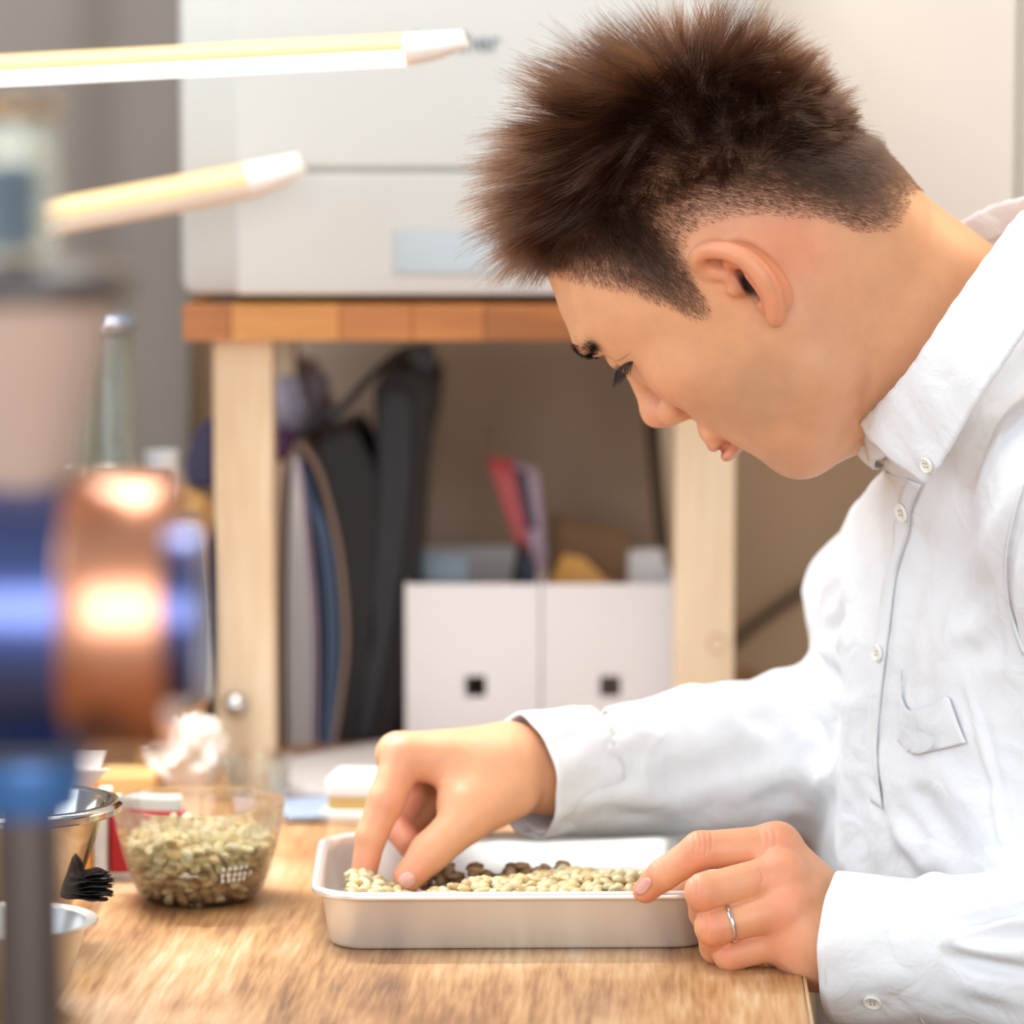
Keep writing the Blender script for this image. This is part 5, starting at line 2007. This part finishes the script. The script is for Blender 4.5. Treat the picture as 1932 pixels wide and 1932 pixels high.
FOLDS = [
    # far sleeve
    ([(1060, 1470), (1120, 1440), (1190, 1450)], 7, -2.4), ([(1080, 1520), (1180, 1500), (1300, 1520)], 7, 2.2), ([(1190, 1330), (1250, 1400), (1290, 1470)], 9, -2.6),
    ([(1290, 1262), (1330, 1330), (1400, 1400)], 9, 3.0), ([(1340, 1275), (1400, 1340), (1480, 1380)], 8, -3.2), ([(1430, 1235), (1490, 1300), (1570, 1340)], 8, 3.2), ([(1400, 1480), (1480, 1460), (1580, 1470)], 9, 2.6),
    ([(1240, 1480), (1330, 1450), (1420, 1440)], 9, -2.4), ([(1500, 1230), (1550, 1260), (1590, 1290)], 6, -3), ([(1150, 1390), (1210, 1380), (1270, 1400)], 8, 2.0), ([(1460, 1540), (1540, 1500), (1585, 1420)], 9, 2.6),
    ([(1530, 1160), (1560, 1110), (1600, 1060)], 8, 2.2), ([(1540, 1200), (1580, 1180), (1600, 1150)], 6, -2.4),
    # chest
    ([(1745, 920), (1735, 1060), (1700, 1230), (1690, 1330)], 12, -2.6), ([(1932, 900), (1850, 1060), (1800, 1180), (1780, 1250)], 10, 2.6), ([(1900, 700), (1830, 850), (1790, 960)], 9, 1.6),
    ([(1600, 1050), (1605, 1250), (1598, 1450), (1585, 1640)], 12, 2.2), ([(1690, 1560), (1720, 1600), (1770, 1670)], 7, 3.0), ([(1720, 1480), (1800, 1600), (1850, 1660)], 8, -2.0),
    ([(1640, 1300), (1645, 1440), (1670, 1560)], 7, -2.0), ([(1750, 1440), (1830, 1520), (1900, 1600)], 10, 1.8), ([(1932, 960), (1900, 1040), (1905, 1150), (1932, 1270)], 6, -3.2), ([(1880, 1130), (1840, 1190), (1800, 1200)], 6, 1.8),
    ([(1825, 1290), (1860, 1420), (1905, 1640)], 3.0, 1.6), ([(1900, 1200), (1860, 1230), (1800, 1245)], 7, -1.4),
    # near sleeve
    ([(1788, 1748), (1870, 1732), (1960, 1700)], 3.2, -3.6), ([(1788, 1762), (1870, 1752), (1960, 1735)], 4, 3.0), ([(1788, 1800), (1870, 1822), (1960, 1838)], 3.2, -3.8), ([(1788, 1785), (1870, 1790), (1960, 1800)], 5, 3.2),
    ([(1800, 1850), (1870, 1870), (1945, 1890)], 6, 1.8), ([(1810, 1700), (1870, 1690), (1940, 1668)], 6, 2.4), ([(1620, 1740), (1650, 1800), (1640, 1850)], 7, -1.4),
]
disp = np.zeros(len(Vs))
for line, wd, am in FOLDS: disp += fold(Vs, Ns_, line, wd, am * 1.45)
# general rumpling of the cloth
ru = np.random.RandomState(21)
rum = np.zeros(len(Vs))
wrp = np.stack([np.sin(Vs @ (ru.normal(0, 1, 3) * 0.02) + k) for k in range(3)], 1) * 16
for k in range(16):
    w_ = ru.normal(0, 1, 3)
    w_ /= np.linalg.norm(w_)
    rum += (1 - np.abs(np.sin((Vs + wrp) @ (w_ * ru.uniform(0.02, 0.075)) + ru.rand() * 6))) ** 2 * ru.choice([-1, 1]) * 0.55
disp += rum
Vs = Vs + Ns_ * disp[:, None]
Vs = relax(Vs, Qs, 1, 0.3)
sme = mesh_np('shirt', Vs / 1000 - PO, Qs)
shirt = link('shirt', sme, m_shirt, person)
shirt['label'] = 'white cotton shirt'
bvh_s = BVHTree.FromPolygons([tuple(v) for v in Vs / 1000], [tuple(q) for q in Qs.tolist()])


def strip(name, left, right, nv, nu, push, thick, crown=0.0, wob=0.0, bvh=None, m=None):
    """a band of cloth sewn on: left and right border lines in photo positions"""
    L_, R_2 = spline(left, nv), spline(right, nv)
    G, last = [], None
    for i in range(nv):
        row_ = []
        for u in np.linspace(0, 1, nu):
            q = L_[i] * (1 - u) + R_2[i] * u
            loc, nor = hit(bvh or bvh_s, q[0], q[1], (-0.0012 + 0.0028 * u ** 0.4 if name == 'placket' else push) + crown * math.sin(math.pi * u) + wob * math.sin(i * 1.9 + u * 3) * u)
            if loc is None or (last is not None and (loc - Vector(last)).length > 0.03): loc = last if last is not None else loc
            if loc is None: continue
            last = loc
            row_.append(np.array(loc) - PO)
        while len(row_) < nu: row_.append(row_[-1] if row_ else (np.array(last) - PO if last is not None else np.zeros(3)))
        G.append(row_)
    G = np.array(G, dtype=float)
    for _ in range(3):
        H_ = G.copy()
        H_[1:-1, 1:-1] = (G[:-2, 1:-1] + G[2:, 1:-1] + G[1:-1, :-2] + G[1:-1, 2:]) / 4
        H_[1:-1, 0] = (G[:-2, 0] + G[2:, 0]) / 2
        H_[1:-1, -1] = (G[:-2, -1] + G[2:, -1]) / 2
        H_[0, 1:-1] = (G[0, :-2] + G[0, 2:]) / 2
        H_[-1, 1:-1] = (G[-1, :-2] + G[-1, 2:]) / 2
        G = 0.3 * G + 0.7 * H_
    return grid_sheet(name, G, thick, m or m_shirt, person)


placket = strip('placket', [(1650, 880), (1655, 960), (1662, 1060), (1650, 1180), (1640, 1300), (1632, 1420), (1640, 1510)],
                [(1742, 912), (1722, 960), (1716, 1010), (1694, 1080), (1680, 1190), (1666, 1300), (1657, 1420), (1668, 1524)], 60, 9, 0.0010, 0.0014, 0.0005, 0.0)
# pocket with a gaping top edge
pk_top = [(1708, 1262), (1720, 1292), (1760, 1300), (1795, 1316)]
pk_bot = [(1700, 1398), (1726, 1422), (1775, 1414), (1826, 1400)]
pocket = strip('pocket', pk_top, pk_bot, 30, 20, 0.0018, 0.0012, 0.0008)
# armhole seam
strip('armhole_seam', [(1932, 905), (1908, 985), (1896, 1060), (1904, 1150), (1932, 1235)], [(1937, 907), (1913, 987), (1901, 1061), (1909, 1150), (1937, 1233)], 30, 3, 0.0008, 0.0012)
# near cuff: a doubled band round the wrist
bxv = W(1800, 1800, 1.885) - NCUFF
bxv /= np.linalg.norm(bxv)
cN = NCUFF / 1000


def cuff(name, c, ax, r, length, parts_gap=None, flare=0.0, a_from=0.0, a_to=2 * math.pi, ez=1.0):
    ax = Vector(ax).normalized()
    s = ax.cross(Vector((0, 0, 1))).normalized()
    u = s.cross(ax).normalized()
    G = []
    for t in np.linspace(0, 1, 14):
        row_ = []
        for k in range(73):
            a = a_from + (a_to - a_from) * k / 72
            rr_ = r * (1 + flare * (1 - t)) + 0.0009 * math.sin(5 * a + 3 * t) + 0.0007 * math.sin(9 * a - 5 * t)
            p = Vector(c) + ax * (length * t) + s * math.cos(a) * rr_ + u * math.sin(a) * rr_ * ez
            row_.append(np.array(p) - PO)
        G.append(row_)
    return grid_sheet(name, G, 0.0018, m_shirt, person)


cuff('cuff', cN - bxv * 0.006, bxv, 0.0380, 0.058, flare=0.02, a_from=math.pi, a_to=3 * math.pi)
axf = (W(1330, 1440, 2.150) - FCUFF)
axf /= np.linalg.norm(axf)
axf = axf * 0.97 + np.array([0, 0, 0.10])
cuff('cuff', FCUFF / 1000 - axf * 0.004, axf, 0.0350, 0.046, flare=0.03, a_from=math.pi * 0.6, a_to=math.pi * 2.6)
for w_ in (0.0035, 0.0515):
    p0 = cN - bxv * 0.006 + bxv * w_
    axx = Vector(bxv)
    s_ = axx.cross(Vector((0, 0, 1))).normalized()
    u_ = s_.cross(axx).normalized()
    tube('cuff_seam', [np.array(Vector(p0) + s_ * math.cos(a) * 0.0385 + u_ * math.sin(a) * 0.0385) - PO for a in np.linspace(0, 2 * math.pi, 60)], 0.0005, m_shirt, person, 6)

# buttons
m_btn = mat('pearl_button', S(236, 234, 226), 0.18, var=0.03, scale=200, coat=0.5)
m_hole = mat('button_hole', S(150, 148, 140), 0.6)
vis_s = [o for o in person.children if o.name.startswith(('shirt', 'placket', 'pocket', 'cuff'))]


def bvh_of(objs):
    V_, F_ = [], []
    for o in objs:
        b0 = len(V_)
        V_ += [tuple(v.co + person.location) for v in o.data.vertices]
        F_ += [tuple(b0 + i for i in p.vertices) for p in o.data.polygons]
    return BVHTree.FromPolygons(V_, F_)


def button(px, py, r, bvh, tilt=0):
    L, N = hit(bvh, px, py, 0.0004)
    if L is None: return
    q = N.to_track_quat('Z', 'Y').to_matrix().to_4x4()
    Mx = Matrix.Translation(L - person.location) @ q
    o = lathe('button', [(0, 0), (r * .9, 0), (r, 0.0006), (r * 1.0, 0.0014), (r * .86, 0.0019), (r * .7, 0.0014), (0, 0.0013)], m_btn, person, 28, M=Mx)
    bm = bmesh.new()
    for a in (45, 135, 225, 315):
        lathe_bm(bm, [(0, 0.00145), (r * .13, 0.00142), (r * .13, 0.0012)], 8, M=Mx @ Matrix.Translation((r * .3 * math.cos(math.radians(a)), r * .3 * math.sin(math.radians(a)), 0)))
    h_ = from_bm('thread_hole', bm, m_hole, o)
    return o


# ---- collar: two layers folded over, standing off the neck
def coll(name, rows, nu, nv, thick=0.0016):
    """rows: border lines of (px, py, depth) from the fold to the outer edge"""
    R3 = [spline([P(*q) for q in r], nu) for r in rows]
    C3 = [spline([r[i] for r in R3], nv) for i in range(nu)]
    G = [[C3[i][j] + np.array([0, 0.0006 * math.sin(i * 0.9 + j * 0.3), 0.0004 * math.sin(i * 1.7 + j)]) - PO for j in range(nv)] for i in range(nu)]
    return grid_sheet(name, G, thick, m_shirt, person)


leaf = coll('collar_leaf', [
    [(1622, 800, 1.972), (1668, 752, 1.948), (1722, 688, 1.930), (1790, 586, 1.922), (1868, 476, 1.935), (1925, 402, 1.975), (1975, 380, 2.03)],
    [(1640, 826, 1.960), (1700, 792, 1.936), (1762, 712, 1.915), (1828, 612, 1.906), (1896, 512, 1.914), (1960, 430, 1.955), (2030, 400, 2.02)],
    [(1676, 862, 1.948), (1738, 838, 1.926), (1800, 742, 1.905), (1862, 646, 1.897), (1925, 556, 1.902), (2010, 470, 1.945), (2080, 430, 2.02)],
    [(1745, 914, 1.932), (1780, 868, 1.915), (1842, 762, 1.897), (1896, 684, 1.888), (1956, 596, 1.893), (2040, 510, 1.94), (2100, 470, 2.02)]], 60, 16)
coll('collar_stand', [
    [(1626, 806, 1.985), (1672, 760, 1.958), (1726, 694, 1.940), (1794, 592, 1.932), (1872, 482, 1.945), (1930, 408, 1.985)],
    [(1640, 872, 1.985), (1700, 850, 1.960), (1770, 790, 1.944), (1850, 690, 1.936), (1930, 590, 1.95), (2000, 500, 1.99)]], 40, 8)
coll('collar_leaf', [
    [(1618, 806, 2.000), (1610, 830, 2.02), (1622, 806, 2.06)],
    [(1630, 846, 1.990), (1622, 860, 2.015), (1640, 850, 2.06)],
    [(1652, 862, 1.978), (1650, 884, 2.01), (1670, 880, 2.06)]], 14, 8)
coll('collar_back', [
    [(1975, 380, 2.03), (1932, 372, 2.075), (1870, 388, 2.095), (1812, 420, 2.10), (1760, 470, 2.10), (1700, 560, 2.095)],
    [(2000, 440, 2.03), (1945, 440, 2.075), (1885, 450, 2.095), (1830, 480, 2.10), (1780, 540, 2.10), (1720, 640, 2.095)]], 40, 8)
coll('collar_back', [
    [(2050, 380, 2.04), (1960, 374, 2.09), (1890, 388, 2.112), (1826, 420, 2.12), (1770, 480, 2.12)],
    [(2080, 470, 2.05), (1990, 460, 2.10), (1920, 470, 2.13), (1850, 500, 2.14), (1800, 560, 2.14)]], 40, 8)
bv_all = bvh_of([o for o in person.children if o.name.startswith(('shirt', 'placket', 'pocket', 'cuff', 'collar'))])
button(1750, 876, 0.0046, bv_all)
button(1703, 966, 0.0056, bv_all)
button(1658, 1232, 0.0048, bv_all)
button(1647, 1888, 0.0050, bv_all)

# trousers and stool under the table edge
m_tr = mat('dark_trousers', S(52, 56, 68), 0.85, bump=0.2, bscale=800)


def trouser(Q):
    d = None
    for s_ in (-1, 1):
        hx, hy = 350 + 40 * s_, 2075 - 88 * s_
        c = chain(Q, [(hx, hy, -270), (hx - 330, hy - 60, -290), (hx - 310, hy - 60, -690)], [88, 64, 50], 30)
        d = c if d is None else sminv(d, c, 25)
    d = sminv(d, ell(Q, (350, 2075, -270), (120, 165, 95)), 30)
    return d


Vt, Qt = polygonize(trouser, (-130, 1750, -740), (520, 2340, -150), 9.0)
to_ = link('trousers', mesh_np('trousers', Vt / 1000 - PO, Qt), m_tr, person)
stool = empty('stool', (0.37, 2.075, -0.72), 0, 'round black stool under the person at the table', 'stool')
lathe('seat', [(0, 0.348), (0.15, 0.348), (0.165, 0.335), (0.165, 0.315), (0.15, 0.31), (0, 0.31)], m_black, stool, 48)
for a in (45, 135, 225, 315):
    ca, sa = math.cos(math.radians(a)), math.sin(math.radians(a))
    tube('leg', [(0.11 * ca, 0.11 * sa, 0.31), (0.16 * ca, 0.16 * sa, 0.0)], 0.011, m_black, stool, 12)
